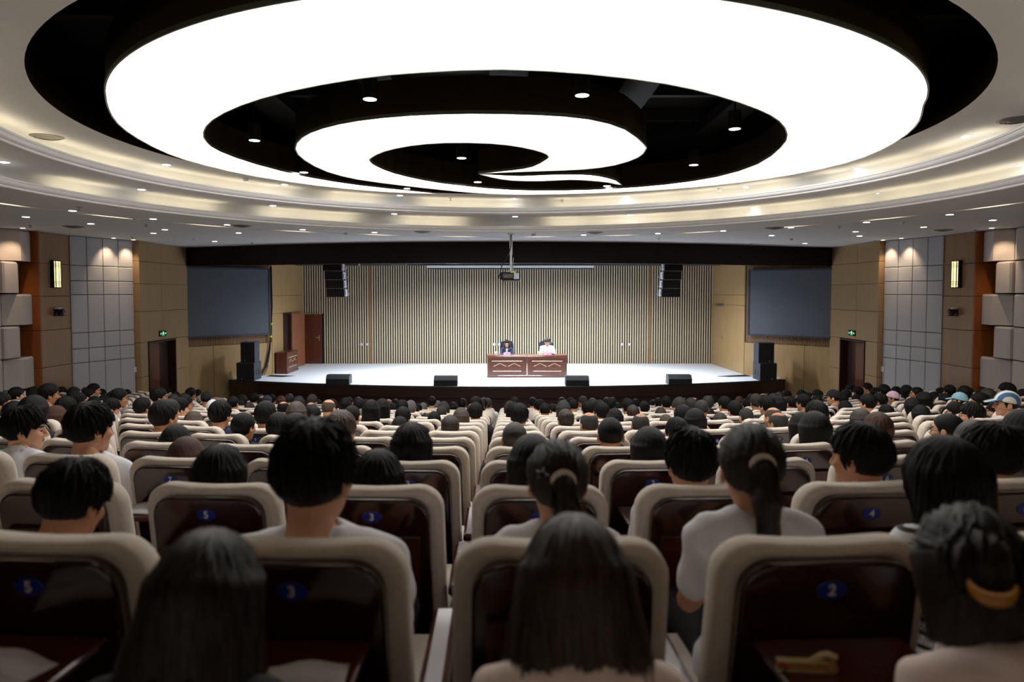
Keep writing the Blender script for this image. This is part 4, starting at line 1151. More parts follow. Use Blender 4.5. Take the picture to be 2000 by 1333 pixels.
def foot_sdf(J, X, Y, Z):
    H = J['H']; A = np.abs(X)
    return smin(d_cap(A, Y, Z, [.115, H[1] + .38, .06], [.12, H[1] + .40, .045], .045), d_cap(A, Y, Z, [.118, H[1] + .39, .04], [.13, H[1] + .56, .036], .040, .036), .02)
_bc = {}
def body_parts(sex, pose, arms):
    key = (sex, pose, arms)
    if key in _bc: return _bc[key]
    J = joints(*key); lo, hi = (-.36, -.02, -.01), (.36, 1.12, 1.16)
    def skin(X, Y, Z):
        d = torso_sdf(J, X, Y, Z, -.012)
        d = smin(d, arm_sdf(J, X, Y, Z), .03)
        d = smin(d, leg_sdf(J, X, Y, Z, -.012), .03)
        return smin(d, foot_sdf(J, X, Y, Z) + .012, .02)
    B = [nets(skin, lo, hi, .0165)]
    for s in (-1, 1):
        E, W = J['E'](s), J['W'](s); d = W - E; d = d / np.linalg.norm(d)
        R = Vector((0, 1, 0)).rotation_difference(Vector(d)).to_matrix()
        v = HDV.copy(); v[:, 0] *= s
        F = HDF if s > 0 else HDF[:, ::-1]
        B.append(((v @ np.array(R).T + W + d * .012).astype(np.float32), F))
    _bc[key] = (J, B)
    return _bc[key]
_sk = {}
def head_matrix(J, yaw, pitch, roll=0.0):
    return Matrix.Translation(Vector(J['head'])) @ Matrix.Rotation(math.radians(yaw), 4, 'Z') @ Matrix.Rotation(-math.radians(pitch), 4, 'X') @ Matrix.Rotation(math.radians(roll), 4, 'Y')
def skin_mesh(sex, pose, arms, yaw, pitch, roll=0):
    key = (sex, pose, arms, yaw, pitch, roll)
    if key in _sk: return _sk[key]
    J, B = body_parts(sex, pose, arms)
    M = np.array(head_matrix(J, yaw, pitch, roll))
    hv = HV * HS * (np.array([.97, .97, .98]) if sex == 'f' else 1.0)
    hv = hv @ M[:3, :3].T + M[:3, 3]
    n = sum(len(b[1]) for b in B)
    me = to_mesh('body', B + [(hv.astype(np.float32), HF)], [SKIN[0], 'lip', 'eye', 'hair_k'], np.concatenate([np.zeros(n), HM]))
    _sk[key] = me
    return me
_cl = {}
def shirt_mesh(sex, pose, arms, sleeve, collar):
    key = (sex, pose, arms, sleeve, collar)
    if key in _cl: return _cl[key]
    J, _ = body_parts(sex, pose, arms); C = J['C']
    def f(X, Y, Z):
        wr = .004 * np.sin(38 * Z + 22 * X) * np.sin(31 * Y + 9 * Z) + .003 * np.sin(67 * X + 41 * Z)
        d = torso_sdf(J, X, Y, Z, .006, False) + wr
        d = smin(d, arm_sdf(J, X, Y, Z, .72 if sleeve == 's' else 1.0, sleeve == 'l', .011) + wr, .03)
        nk = d_cap(X, Y, Z, C - [0, .0, .02], J['head'] + [0, -.04, -.06], .056 if J['f'] else .062)
        d = smax(d, -nk, .008)
        if collar:
            ax = np.array(J['head'] - C); ax = ax / np.linalg.norm(ax)
            q = [X - C[0], Y - C[1] - .006, Z - C[2]]
            h = q[1] * ax[1] + q[2] * ax[2]
            rad = np.sqrt(np.maximum(q[0] ** 2 + q[1] ** 2 + q[2] ** 2 - h * h, 0))
            ring = np.maximum(np.abs(rad - .068 + .12 * (h - .02)) - .008, np.abs(h - .022 + .25 * q[1]) - .026)
            d = smin(d, ring, .008)
        d = smax(d, .475 - Z, .01)
        return d
    hi = (.36, 1.0, 1.16)
    me = to_mesh('shirt', [nets(f, (-.36, -.02, .42), hi, .012)], [CLOTH['W']])
    _cl[key] = me
    return me
def trouser_mesh(sex, pose):
    key = (sex, pose)
    if key in _cl: return _cl[key]
    J, _ = body_parts(sex, pose, 'lap')
    def f(X, Y, Z):
        d = smin(d_cap(X, Y, Z, J['H'] + [-.085, 0, 0], J['H'] + [.085, 0, 0], .113), leg_sdf(J, X, Y, Z, .006), .03)
        return smax(d, Z - .60, .01)
    a = nets(f, (-.3, .1, .05), (.3, 1.0, .66), .018)
    b = nets(lambda X, Y, Z: foot_sdf(J, X, Y, Z), (-.22, .4, -.02), (.22, 1.2, .2), .014)
    me = to_mesh('trousers', [a, b], [CLOTH['K'], 'shoe'], np.concatenate([np.zeros(len(a[1])), np.ones(len(b[1]))]))
    _cl[key] = me
    return me

# ---- hair
def hairline(Y, front=.068, nape=-.085):
    return np.interp(Y, [-.13, -.075, -.035, -.005, .012, .03, .055, .075, .11], [nape, nape, -.045, -.012, -.03, .03, front - .02, front, front + .01])
def tufts(X, Y, Z, a):
    th = np.arctan2(X - .01, Y + .045 + .3 * (Z - .12)); r = np.sqrt((X - .01) ** 2 + (Y + .045) ** 2 + (Z - .13) ** 2)
    return a * np.clip(r * 14, 0, 1) * (np.sin(21 * th + 34 * r) + .6 * np.sin(37 * th - 45 * r + 1.3) + .5 * np.sin(9 * th + 60 * r))
def hair_sdf(style, v=0):
    def cap(X, Y, Z, o, top=0.0, back=0.0): return d_ell(X, Y, Z, (0, -.013 - back * .5, .030 + top * .5), (.077 + o, .098 + o + back * .5, .093 + o + top * .5))
    def f(X, Y, Z):
        if style in ('short', 'hat'):
            o = .014 if style == 'short' else .008
            d = cap(X, Y, Z, o, .016 if style == 'short' else 0, .008 if style == 'short' else 0) + (tufts(X, Y, Z, .0022 + .0018 * v) * np.clip((Z + .05) / .08, .15, 1) if style == 'short' else 0)
            # sides fade into the neck
            d = d + np.clip((-.01 - Z) * .16, 0, .02)
            d = smax(d, hairline(Y, .058 - .012 * v) - Z, .012)
        elif style == 'buzz':
            d = cap(X, Y, Z, .005) + np.clip((-.0 - Z) * .1, 0, .02); d = smax(d, hairline(Y, .075) - Z, .006)
        elif style == 'bald':
            d = cap(X, Y, Z, .004) + np.clip((-.0 - Z) * .08, 0, .02)
            d = smax(d, hairline(Y, .03) - Z, .006)
            d = smax(d, -d_ell(X, Y, Z, (0, .03, .115), (.072 if v else .056, .115, .085 if v else .052)), .008)
        else:
            tight = style in ('pony', 'lowbun', 'highbun', 'tail')
            d = cap(X, Y, Z, .010 if tight else .018, 0 if tight else .012, .004 if tight else .012) + tufts(X, Y, Z, .001)
            if tight: d = smax(d, hairline(Y, .070, -.075) - Z, .01)
            if style == 'mess':
                t = np.clip((.05 - Z) / .17, 0, 1)
                cy = (np.sqrt((X / (.098 - .02 * t)) ** 2 + ((Y + .025) / (.105 - .03 * t)) ** 2) - 1) * .09
                d = smin(d, smax(smax(cy, -.125 - Z + .012 * np.sin(80 * X), .02), Z - .05, .01), .03)
                d = np.maximum(d, -np.maximum(np.maximum(-.0 - Y, Z - .05), np.abs(X) - .12))
                d = smin(d, d_ell(X, Y, Z, (0, -.128, .05), (.058, .040, .048)) + tufts(X, Y, Z, .006), .015)
            if style == 'bob':
                L = -.115 - .02 * v
                t = np.clip((.05 - Z) / .17, 0, 1)
                cy = (np.sqrt((X / (.098 + .008 * t)) ** 2 + ((Y + .022) / (.108 - .012 * t)) ** 2) - 1) * .1
                sk = smax(smax(cy, L - Z + .008 * np.sin(90 * X), .02), Z - .05, .01)
                d = smin(d, sk, .03)
                d = np.maximum(d, -np.maximum(np.maximum(.028 - Y, Z - .055), np.abs(X) - .064 - .03 * t))
                d = np.maximum(d, Y - .075)
            if style == 'long':
                L = -.285
                t = np.clip((.05 - Z) / .40, 0, 1)
                yc = -.024 - .055 * t
                cy = (np.sqrt((X / (.096 + (.030 + .022 * (v == 2)) * t + .006 * (v == 2))) ** 2 + ((Y - yc) / (.108 - .062 * t)) ** 2) - 1) * (.1 - .05 * t)
                cy = cy + .004 * np.sin(110 * X + 20 * Z) * np.clip(t * 2, 0, 1)
                sk = smax(smax(cy, L - Z + .03 * np.sin(58 * X + 1) + .025 * np.sin(131 * X + 2), .015), Z - .05, .01)
                d = smin(d, sk, .03)
                d = np.maximum(d, -np.maximum(np.maximum(.030 - Y, Z - .055), np.abs(X) - .080))
                d = np.maximum(d, Y - .075)
            if style in ('pony', 'tail'):
                z0 = .03 if style == 'pony' else -.03
                pts = [(0, -.105, z0), (0, -.138, z0 - .012), (.004, -.152, z0 - .09), (.01, -.145, z0 - .17), (.012, -.130, z0 - .25)]
                rr = [.017, .023, .032, .027, .007]
                for i in range(4): d = smin(d, d_cap(X, Y, Z, pts[i], pts[i + 1], rr[i], rr[i + 1]), .012)
            if style == 'lowbun': d = smin(d, d_ell(X, Y, Z, (.012, -.122, -.052), (.034, .032, .036)) + tufts(X, Y, Z, .002), .008)
            if style == 'highbun': d = smin(d, d_ell(X, Y, Z, (0, -.098, .062), (.046, .040, .038)) + tufts(X, Y, Z, .005), .012)
        return d
    return f
def strands(f, style, n, seed):
    rg = np.random.default_rng(seed)
    F = lambda P: f(P[:, 0], P[:, 1], P[:, 2])
    def grad(P):
        e = .002; g = np.stack([F(P + np.eye(3)[i] * e) - F(P - np.eye(3)[i] * e) for i in range(3)], 1) / (2 * e)
        return g / (np.linalg.norm(g, axis=1, keepdims=True) + 1e-6)
    crown = np.array([0.01, -.045, .135])
    P = rg.normal(size=(n, 3)) * [.06, .07, .07] + [0, -.03, .05]
    if style == 'long': P[: n // 2, 2] -= rg.uniform(0, .25, n // 2)
    for _ in range(6): P = P - F(P)[:, None] * grad(P)
    if style == 'short': P = P[P[:, 2] > .0]
    steps, st = {'mess': (13, .012), 'long': (36, .0165), 'bob': (13, .014), 'short': (7, .009), 'pony': (12, .012), 'tail': (12, .012), 'lowbun': (10, .012), 'highbun': (10, .012)}[style]
    lift = rg.uniform(.0005, .0035, len(P)); jit = rg.normal(size=(len(P), 3)) * .22
    tie = {'pony': np.array([0, -.12, .03]), 'tail': np.array([0, -.12, -.03]), 'lowbun': np.array([.01, -.11, -.03]), 'highbun': np.array([0, -.1, .05]), 'mess': np.array([0, -.13, .03])}.get(style)
    path = [P]; nr = []
    for s in range(steps):
        g = grad(P); nr.append(g)
        if tie is not None:
            v = tie - P; far = np.linalg.norm(v, axis=1, keepdims=True); v = v / (far + 1e-6)
            v = np.where((far < .04) | (P[:, 1:2] < -.13), np.array([[0, -.05, -1.0]]), v)
        elif style == 'short':
            v = P - crown; v = v / (np.linalg.norm(v, axis=1, keepdims=True) + 1e-6) + [0, 0, -.25]
        else:
            v = P - crown; L = np.linalg.norm(v, axis=1, keepdims=True); v = v / (L + 1e-6) * np.clip(1.2 - L * 8, 0, 1) + [0, 0, -1.0]
        v = v + jit * (.5 if style != 'short' else .8)
        v = v - (v * g).sum(1, keepdims=True) * g
        v = v / (np.linalg.norm(v, axis=1, keepdims=True) + 1e-6)
        P = P + v * st
        g2 = grad(P)
        dd = F(P)[:, None] - lift[:, None] * (1 + s * (.25 if style != 'short' else .12))
        if style in ('long', 'bob'): dd = np.where(P[:, 2:3] < (-.24 if style == 'long' else -.11), 0, dd)
        P = P - np.clip(dd, -.02, .02) * g2
        path.append(P)
    nr.append(grad(P))
    path = np.stack(path, 1); nr = np.stack(nr, 1)
    tg = np.gradient(path, axis=1); sd = np.cross(tg, nr); sd = sd / (np.linalg.norm(sd, axis=2, keepdims=True) + 1e-6)
    w0 = rg.uniform(.0012, .0026, (len(path), 1, 1)) * (1 if style != 'short' else .8)
    k = path.shape[1]; tp = np.linspace(0, 1, k)[None, :, None]
    w = w0 * np.clip(np.minimum(.25 + tp * 5, (1 - tp) * 4 + .12), 0, 1)
    A = path - sd * w; B = path + sd * w
    V = np.stack([A, B], 2).reshape(-1, 3)
    base = (np.arange(len(path)) * k * 2)[:, None] + (np.arange(k - 1) * 2)[None, :]
    Q = np.stack([base, base + 1, base + 3, base + 2], 2).reshape(-1, 4)
    return V.astype(np.float32), Q
_hc = {}
def hair_mesh(style, v, hero, seed=0):
    key = (style, v, hero, seed if hero else 0)
    if key in _hc: return _hc[key]
    f = hair_sdf(style, v)
    zl = {'long': -.47, 'pony': -.30, 'tail': -.34}.get(style, -.17)
    h = .0045 if hero else .0065
    if style == 'long': h *= 1.3
    parts = [nets(f, (-.15, -.21, zl), (.15, .135, .19), h)]
    if hero and style not in ('buzz', 'bald', 'hat'):
        parts.append(strands(f, style, 1900 if style == 'long' else 1300, 11 + seed))
    me = to_mesh('hair', parts, [HAIR['k']])
    _hc[key] = me
    return me
def cap_mesh(kind):
    if ('cap', kind) in _hc: return _hc[('cap', kind)]
    def f(X, Y, Z):
        d = d_ell(X, Y, Z, (0, -.012, .030), (.091, .113, .110))
        d = smax(d, .030 + .25 * Y - Z if kind != 'beanie' else .012 + .3 * Y - Z, .006)
        if kind == 'cap':
            br = smax(d_ell(X, Y, Z, (0, .10, .045), (.075, .085, .1)), np.abs(Z - .052 + .25 * (Y - .1) + 6 * X * X * .3) - .004, .003)
            d = smin(d, smax(br, .06 - Y, .005), .004)
            d = smin(d, d_ell(X, Y, Z, (0, -.012, .140), (.009, .009, .006)), .004)
        return d
    me = to_mesh('cap', [nets(f, (-.11, -.14, -.04), (.11, .21, .16), .005)], [CLOTH['K']])
    _hc[('cap', kind)] = me
    return me
m = MB(); m.rings([[((.029 + .010 * math.cos(a)) * math.cos(b), .010 * math.sin(a) * 1.4, (.029 + .010 * math.cos(a)) * math.sin(b)) for a in [2 * math.pi * i / 8 for i in range(8)]] for b in [2 * math.pi * j / 16 for j in range(17)]], 0, True, False, False)
TIE = m.mesh('hair_tie', ['beige'])
m = MB()
for s in (-1, 1):
    m.tube([(s * .032 + .022 * math.cos(a), .104 - .004 * abs(math.cos(a)), .006 + .017 * math.sin(a)) for a in [2 * math.pi * i / 14 for i in range(15)]], .0018, 5, 0, False)
    m.tube([(s * .054, .100, .01), (s * .074, .06, .012), (s * .083, -.005, .012), (s * .084, -.03, .0)], .0018, 5)
m.tube([(-.011, .106, .009), (0, .110, .012), (.011, .106, .009)], .0018, 5)
GLS = m.mesh('glasses', ['black_plastic'])

# ------------------------------------------------------------------ audience: head centre x, head top y, head width, hair, colour, shirt, yaw, flags
# hair: s short, z buzz, b balding, B bald, o bob, l long, p ponytail, t low tail, n low bun, k high bun, c cap, e beanie
CROWD = """
620 825 160 s k W -12 H,row0,clr|155 917 195 s k W -8 H,row0,down,up|1085 848 135 p d W 4 H,row0,up,star|1458 820 128 p d W -6 H,row0,up|1822 850 155 l k S 12 H,row0,up
452 1085 250 l d K -0 H,rowm,lean|1112 995 225 l b P 0 H,rowm,lean|1838 985 230 q d P -24 H,rowm,lean,claw
436 870 113 o k K 0 H,row1|743 878 100 o k W 0 H,row1|1040 850 92 o k K 6 row1|1345 838 95 s k W 8 H,row1,ov|1676 830 118 s k W 32 H,row1|1930 830 124 s k K 18 H,row1
58 796 84 s k W -52 H,row2,up,clr|178 790 84 s k W -22 H,row2,clr|370 865 66 l r K 0 row2|806 827 76 o k K -4 H,row2|1266 835 80 o k K 0 row2|1988 800 78 o k W 14 row2|1902 823 72 o d K 8 row2
349 830 60 o k K 0 row3|1005 820 55 z d K -4 row3|1191 811 54 z k K -4 row3|1531 833 54 o d K 0 row3|1643 806 58 o k K 6 row3|1713 808 62 s r K -12 row3|668 804 63 s b K -14 row3|601 808 60 s k K 0 row3|545 808 54 s k K -4 row4
322 783 55 s k G -12 row4|1320 817 50 s k K 14 |848 805 50 z k G 0 off|1848 804 50 z k K 34 gl|349 779 33 s k L -30
433 783 43 s k N -6 clr|480 802 42 t k K -14 |381 804 41 o b K 0|519.5 785.5 40 s k K -6|880 808 40 n d B 2 tie|131 776 36 s k K -20|64 774.5 46 o k K -6|35 784 40 o k K -10|114 793 36 l r K -10
40 756.5 25 s k K -30|9 767 30 s k K -50|73 756 25 s k K -10|97.5 750.5 27 s k K -40 gl|74 765 26 o k K -10|105 765.5 22 o k K -40|92 772 20 e C K -10|150 767 30 s k W -50 gl|147 754 28 z k K -30|185 750 21 s k K -50
182 759 22 s k K -45|187 774.5 24 o k K 0|201 771 17 s k K -10|125 766 15 s k K -10|169 768 16 o d K -10|218 779.5 29 s k W -35 down|208 777 24 o k K 0|234 760 29 s k G -45 gl|220 766 14 s k K 0|253 761 16 s k K -20
316 757.5 24 s k U -40 gl|331 763 14 s k K 0|345 766 16 s k K 0|340 770.5 24 l d K 0|370 759 18 s k K -10|391 761 14 s k N -20 clr|406 764 19 c K K 20|366 768 25 o k K -10|362 772.5 26 s k W -45 gl|418 780 20 c W K 0|405 779 17 s k K 0
455 772.5 22 t k K 0|476 771 19 o k K 0|470 783 20 s k K 0|277 778 33 s k W -10|341 780 33 s m L -30 |488 795 20 s m K 0|460 792 18 o k K 0
510 771 15 e V K -10|521 772.5 20 e C K 0|533 771 14 s k K 0|551 773 19 l r K 0|555 782 25 b k K -6|586 776.5 17 c K K -30|580 785.5 35 l b K 0|608 784 22 b m K -8|614 791 29 z k K 0|622 781.6 14 s k K 0|642 778.4 24 B h K -12
674 783 15 s k K 0|669 788 20 s k K 0|688.5 789.4 32 z k K -4|704 779.7 25 s k K 0|726 782 34 l k K 0|750 790.7 21 s k K -8|708 817 27 s g K -10
760 778 14 B h K -20|753 783 18 b m K -14|773 779.6 15 s k K 0|786 782 25 s k K -4|803 783 20 s g K 0|769 789 13 s k K 0|816 788.8 18 s k K 0|827 787.5 16 s g K 0|843.6 775 17 s k B 0 clr|855 783.5 11 s g K 0|863 790.7 25 z m N 0 clr|885 786 20 o k K 0
904 779 18 s k K -10|929 775.8 24 s k K 0|945 777.7 15 s k N 0|953 779 13 s m W -10|788 796 34 s k K -12|811 800.5 20 s k K -10|836.5 800.5 26 b d K 0|901 797 36 l b K 0|929 787.5 30 s k K -4|849 814 32 s k K 0 down|782.5 823 38 o k K 0
996 784 25 o d Y 0|1005 777 20 s k K 0|1015 789.4 38 s k L -14|1040 777 16 s k B -6|1056.5 781.6 15 s k W -14|1064 785.5 22 z k K 0|1078 787 18 z k K 0|1070 797 21 B h K 0|1082 798.5 18 s m K 0|1097.5 777 14 s k K 0|1115 778 20 s k K 0|1100 783 28 o m K 0|1104 796.6 35 k d K 14 tie
1138 775 16 s m K 40|1151.5 781 12 B h K 0|1147 785 21 s k K 12|1171 783 25 s k N 0|1192 778.4 21 s k W 0 clr|1184.6 777 15 s k K 0|1205 787 12 s k K 0|1200 798.5 29 o k K 0|1226 780 24 s k K 14|1240.5 780 13 s k K 0|1235 792 30 s d K 10|1149.5 801.8 39 b m N 16 clr|1250 803.7 37 b m K -10
1258 782 24 k k K 0|1275 781.6 14 s k K 0|1285 777.7 15 s k K 0|1301 775 24 s k K 0|1327 777.7 27 s m K 12|1289 804 28 o d K 0|1299 815 34 z h K 0|1333 792 35 s k K 8|1355 798.5 42 o k K 0|1371 780 24 z m K 0|1359 781.6 14 s k K 0|1390 774.5 17 s k W 10|1381 800 26 o k K 0|1405 804 30 n d W 0
1415 788 18 z k K 0|1419 782 12 b k K 0|1435 784 28 s k K 10|1442 775 17 s r K 0|1457 779 18 s k K 0|1467 770.5 15 s k K 0|1470 778 14 s k K 0|1454 794 30 z m K 4|1480 780 13 s k K 0|1496 774.5 25 s k K 12|1499 768.6 17 o k K 0|1506 792 28 b h N 14
1534 763 15 s k K 45 gl|1544 772.5 23 n k K 20|1562 762 17 s k K 20|1565 770 24 s k E 24|1579 768 16 s k K 0|1592 761.5 18 s k K 20|1592 772 22 o k K 0|1622 760 21 c K K 40 gl|1625 772 20 o k K 0|1643 768.6 20 s k K 0|1660 751.7 15 s k K 45|1656 761.5 20 o k K 0|1675.5 756 18 s k K 0|1664 773 19 s k K 0
1690 748.5 15 s k K 50 gl|1684.6 764.7 16 o k K 20|1706.7 757.5 16 o k K 0|1713 764 19 o k K 30|1724 751.7 21 s k K 0|1747 755.6 17 s k K 10|1742 764 21 c Q K 50|1723.6 771 25 s k K 20 down|1690 770 27 s k K 16|1708 783 18 n k K 0|1614.5 787 18 o d K 0|1638 781.6 18 o d W 0|1648 783 26 o k K 10
1592 784 38 s k T 8|1519 802.5 38 b m K 20 gl|1561 806 43 o k K 6|1673 798 40 l d K 0|1731.5 795 25 s k K 0
1770 753 21 o k K 0|1792 755.6 22 p k K 50|1795 764.7 30 o k K 10|1780 777.7 32 l k K 10|1795 792 30 l k K 0|1793 797 27 o k K 0|1819 774.5 21 o k K 0|1849 752 20 s k K 0|1836 758 20 o k K 50|1839 768.6 22 o k K 20|1878.5 753.7 21 o k K 0|1871 766 23 c A R 40|1904 761.5 21 s k K 0|1914 768.6 28 s k K 45 gl
1931 760 28 o d K 0|1960 762 34 c X W 55|1967.5 749 22 s k K 40|1990 764.7 24 s k K 30|1941.5 789.4 31 s k K 45|1893 787 42 s k K 45 gl|1860 785.5 27 s k K 45 gl|1886 773 21 s k R 0
"""
for k_, a_, b_ in (('S', (232, 232, 236), (40, 42, 50)), ('X', (226, 224, 214), (70, 110, 150))):
    m, nt, b = base_mat('stripe_' + k_); N = nt.nodes; L = nt.links
    tc = N.new('ShaderNodeTexCoord'); wv = N.new('ShaderNodeTexWave'); wv.bands_direction = 'Z' if k_ == 'S' else 'X'; wv.inputs['Scale'].default_value = 9 if k_ == 'S' else 5; wv.inputs['Distortion'].default_value = .6
    L.new(tc.outputs['Object'], wv.inputs['Vector']); cr = N.new('ShaderNodeValToRGB'); cr.color_ramp.interpolation = 'CONSTANT'
    cr.color_ramp.elements[0].color = lin(b_) + (1,); cr.color_ramp.elements[1].color = lin(a_) + (1,); cr.color_ramp.elements[1].position = .22 if k_ == 'S' else .5
    L.new(wv.outputs['Fac'], cr.inputs['Fac']); L.new(cr.outputs['Color'], b.inputs['Base Color']); b.inputs['Roughness'].default_value = .8; CLOTH[k_] = m
STY = {'s': 'short', 'z': 'buzz', 'b': 'bald', 'B': 'bald', 'o': 'bob', 'l': 'long', 'p': 'pony', 't': 'tail', 'n': 'lowbun', 'k': 'highbun', 'q': 'mess', 'c': 'hat', 'e': 'hat'}
COLW = {'k': 'black', 'd': 'dark brown', 'r': 'auburn', 'g': 'grey', 'm': 'greying', 'b': 'brown', 'h': 'thin grey'}
CLW = {'W': 'white shirt', 'L': 'lavender shirt', 'B': 'light blue shirt', 'N': 'navy jacket', 'K': 'black top', 'G': 'grey shirt', 'T': 'teal shirt', 'E': 'green jacket', 'P': 'pale pink shirt', 'U': 'purple shirt', 'Y': 'tan top', 'R': 'red top',
       'S': 'striped shirt', 'C': 'dark blue', 'V': 'purple', 'Q': 'pink', 'A': 'light blue', 'X': 'blue and white', 'J': 'dark top'}
HST = {'s': 'short %s hair', 'z': 'cropped %s hair', 'b': 'balding %s hair', 'B': 'bald head', 'o': '%s bobbed hair', 'l': 'long %s hair', 'p': '%s ponytail', 't': '%s low ponytail', 'n': '%s low bun', 'k': '%s hair bun', 'q': 'messy %s bun'}
def oslot(o, i, m):
    o.material_slots[i].link = 'OBJECT'; o.material_slots[i].material = m
people = []
for ln in CROWD.strip().splitlines():
    for e in ln.split('|'):
        t = e.split()
        if len(t) < 7: continue
        fl_ = set(t[7].split(',')) if len(t) > 7 else set()
        if 'off' in fl_: continue
        people.append((float(t[0]), float(t[1]), float(t[2]), t[3], t[4], t[5], float(t[6]), fl_))
people.sort(key=lambda p: -p[2])
used = set(); NP = 0; Q5 = lambda a: int(round(a / 12.0)) * 12
def make_person(loc, rz, s, sex, pose, arms, yaw, pitch, sty, hcol, shirt, fl_, seed, label, hero, sleeve=None, collar=None, group='seated audience'):
    J, _ = body_parts(sex, pose, arms)
    rs = random.Random(seed)
    o = mkobj('person', skin_mesh(sex, pose, arms, yaw, pitch), None, loc, rz); o.scale = (s, s, s)
    oslot(o, 0, SKIN[rs.randrange(3)])
    HMt = head_matrix(J, yaw, pitch)
    sl = sleeve or ('s' if shirt in 'WBPSL' else 'l'); cl = ('clr' in fl_) if collar is None else collar
    c = mkobj('shirt', shirt_mesh(sex, pose, arms, sl, cl), o); oslot(c, 0, CLOTH[shirt])
    c = mkobj('trousers', trouser_mesh(sex, pose), o); oslot(c, 0, CLOTH['K' if rs.random() < .6 else 'J'])
    v = rs.choice([0, 1]) if sty not in 'bB' else (1 if sty == 'B' else 0)
    if 'ov' in fl_: v = 1
    if 'lean' in fl_ and sty == 'l': v = 2
    hs = mkobj('hair', hair_mesh(STY[sty], v, hero, seed % 97 if hero else 0), o); hs.matrix_basis = HMt @ Matrix.Diagonal((HS, HS, HS, 1))
    if sex == 'f': hs.matrix_basis = HMt @ Matrix.Diagonal((.98 * HS, .98 * HS, .98 * HS, 1))
    if hcol in HAIR: oslot(hs, 0, HAIR[hcol])
    if sty in 'ce':
        oslot(hs, 0, HAIR['k'])
        c = mkobj('cap', cap_mesh('cap' if sty == 'c' else 'beanie'), o); c.matrix_basis = HMt @ Matrix.Diagonal((HS, HS, HS, 1)); oslot(c, 0, CLOTH[hcol])
    if 'gl' in fl_: c = mkobj('glasses', GLS, o); c.matrix_basis = HMt @ Matrix.Diagonal((HS, HS, HS, 1))
    if sty == 'p' or 'tie' in fl_:
        off = {'p': (0, -.124, .030), 'n': (.006, -.108, -.032), 'k': (0, -.085, .05)}[sty]
        c = mkobj('hair_tie', TIE, hs, off); c.rotation_euler = (.1 if sty == 'p' else -.6, 0, 0)
        oslot(c, 0, MATS['beige'] if sty in 'pk' else CLOTH['V'])
    return o, hs, HMt
for (x, y, w, sty, hcol, shirt, yaw, fl_) in people:
    sex = 'f' if sty in 'olptnkq' else 'm'
    hw = {'o': .212, 'l': .212, 's': .198, 'z': .175, 'b': .172, 'B': .170}.get(sty, .188)
    pose = 'lean' if 'lean' in fl_ else ('up' if 'up' in fl_ else 'back')
    hy = {'back': .195, 'up': .455, 'lean': .655}[pose]; ht = {'back': 1.252, 'up': 1.257, 'lean': 1.16}[pose]
    row = [int(f_[3:]) if f_ != 'rowm' else -1 for f_ in fl_ if f_.startswith('row')]
    best = None
    for q, (X, Y, ph, z) in SEATS.items():
        if q in used or (row and q[0] != row[0]): continue
        Yh = Y + hy * math.cos(ph); p = at_y(x, y, Yh)
        xs_ = X - hy * math.sin(ph)
        s = (p.z - z) / ht
        cost = abs(p.x - xs_) / .29 + 4.0 * abs(math.log(w / (FPX * hw / Yh))) + 8 * max(0, .93 - s, s - 1.05)
        if abs(p.x - xs_) > .42: continue
        if best is None or cost < best[0]: best = (cost, q, p, s)
    if best is None: continue
    cost, q, p, s = best
    used.add(q); X, Y, ph, z = SEATS[q]
    s = min(1.10, max(.84, s))
    dx = p.x - (X - hy * math.sin(ph)); dx = max(-.21, min(.21, dx)) if w < 60 else max(-.24, min(.24, dx))
    hero = 'H' in fl_
    yq = Q5(yaw) if not hero else int(yaw)
    if not hero:       # faces on the wings look to the table on stage: seat heading already turns them, head adds the rest
        yq = max(-48, min(48, Q5(yaw - math.degrees(ph) * .5)))
    pitch = 22 if 'down' in fl_ else (18 if pose == 'lean' else 4)
    seed = int(x * 7 + y)
    m2, side, j = seat_name(*q)
    hd = ('%s %s' % (CLW.get(hcol, 'black'), 'cap' if sty == 'c' else 'knit hat')).replace('black top', 'black').replace('white shirt', 'white') if sty in 'ce' else (HST[sty] % COLW[hcol] if '%' in HST[sty] else HST[sty])
    if q[0] < 0: lb = 'person with %s, %s, nearest the camera, %s of the frame' % (hd, CLW[shirt], 'left' if x < 800 else ('middle' if x < 1400 else 'right'))
    elif w > 30 and shirt != 'K': lb = 'person with %s, %s, row %s, %s seat %s of centre' % (hd, CLW[shirt], ROWW[q[0]], ORD[j], side)
    else: lb = 'person with %s, row %s from camera, %s seat %s of centre' % (hd, ROWW[q[0]], ORD[j], side)
    arms = 'lap'
    o, hs, HMt = make_person((X + dx * math.cos(ph), Y + dx * math.sin(ph), z), ph, s, sex, pose, arms, yq, pitch, sty, hcol, shirt, fl_, seed, lb, hero)
    tag(o, lb, 'person', 'seated audience'); NP += 1
    if 'star' in fl_:
        m = MB(); R5 = [(.024 if i % 2 == 0 else .010) for i in range(10)]
        ring = lambda k_, y_: [(R5[i] * k_ * math.sin(2 * math.pi * i / 10), y_, R5[i] * k_ * math.cos(2 * math.pi * i / 10)) for i in range(10)]
        m.rings([ring(.72, -.003), ring(1, -.003), ring(1, .003), ring(.72, .003), ring(.72, -.003)], 0, False, False, False)
        c = m.build('star_hair_clip', 'steel', hs, (-.056, -.106, .05)); c.rotation_euler = (0, .2, -.62)
    if 'claw' in fl_:
        m = MB(); 
        m.tube([(.036 * math.sin(a), -.012 - .008 * math.cos(a), -.03 * math.cos(a) - .004) for a in [(-1.5 + 3.0 * i / 10) for i in range(11)]], [.003 + .011 * math.sin(math.pi * i / 10) for i in range(11)], 8)
        mat('amber', (196, 132, 40), .25, coat=.5); c = m.build('hair_claw', 'amber', hs, (0, -.158, .02))
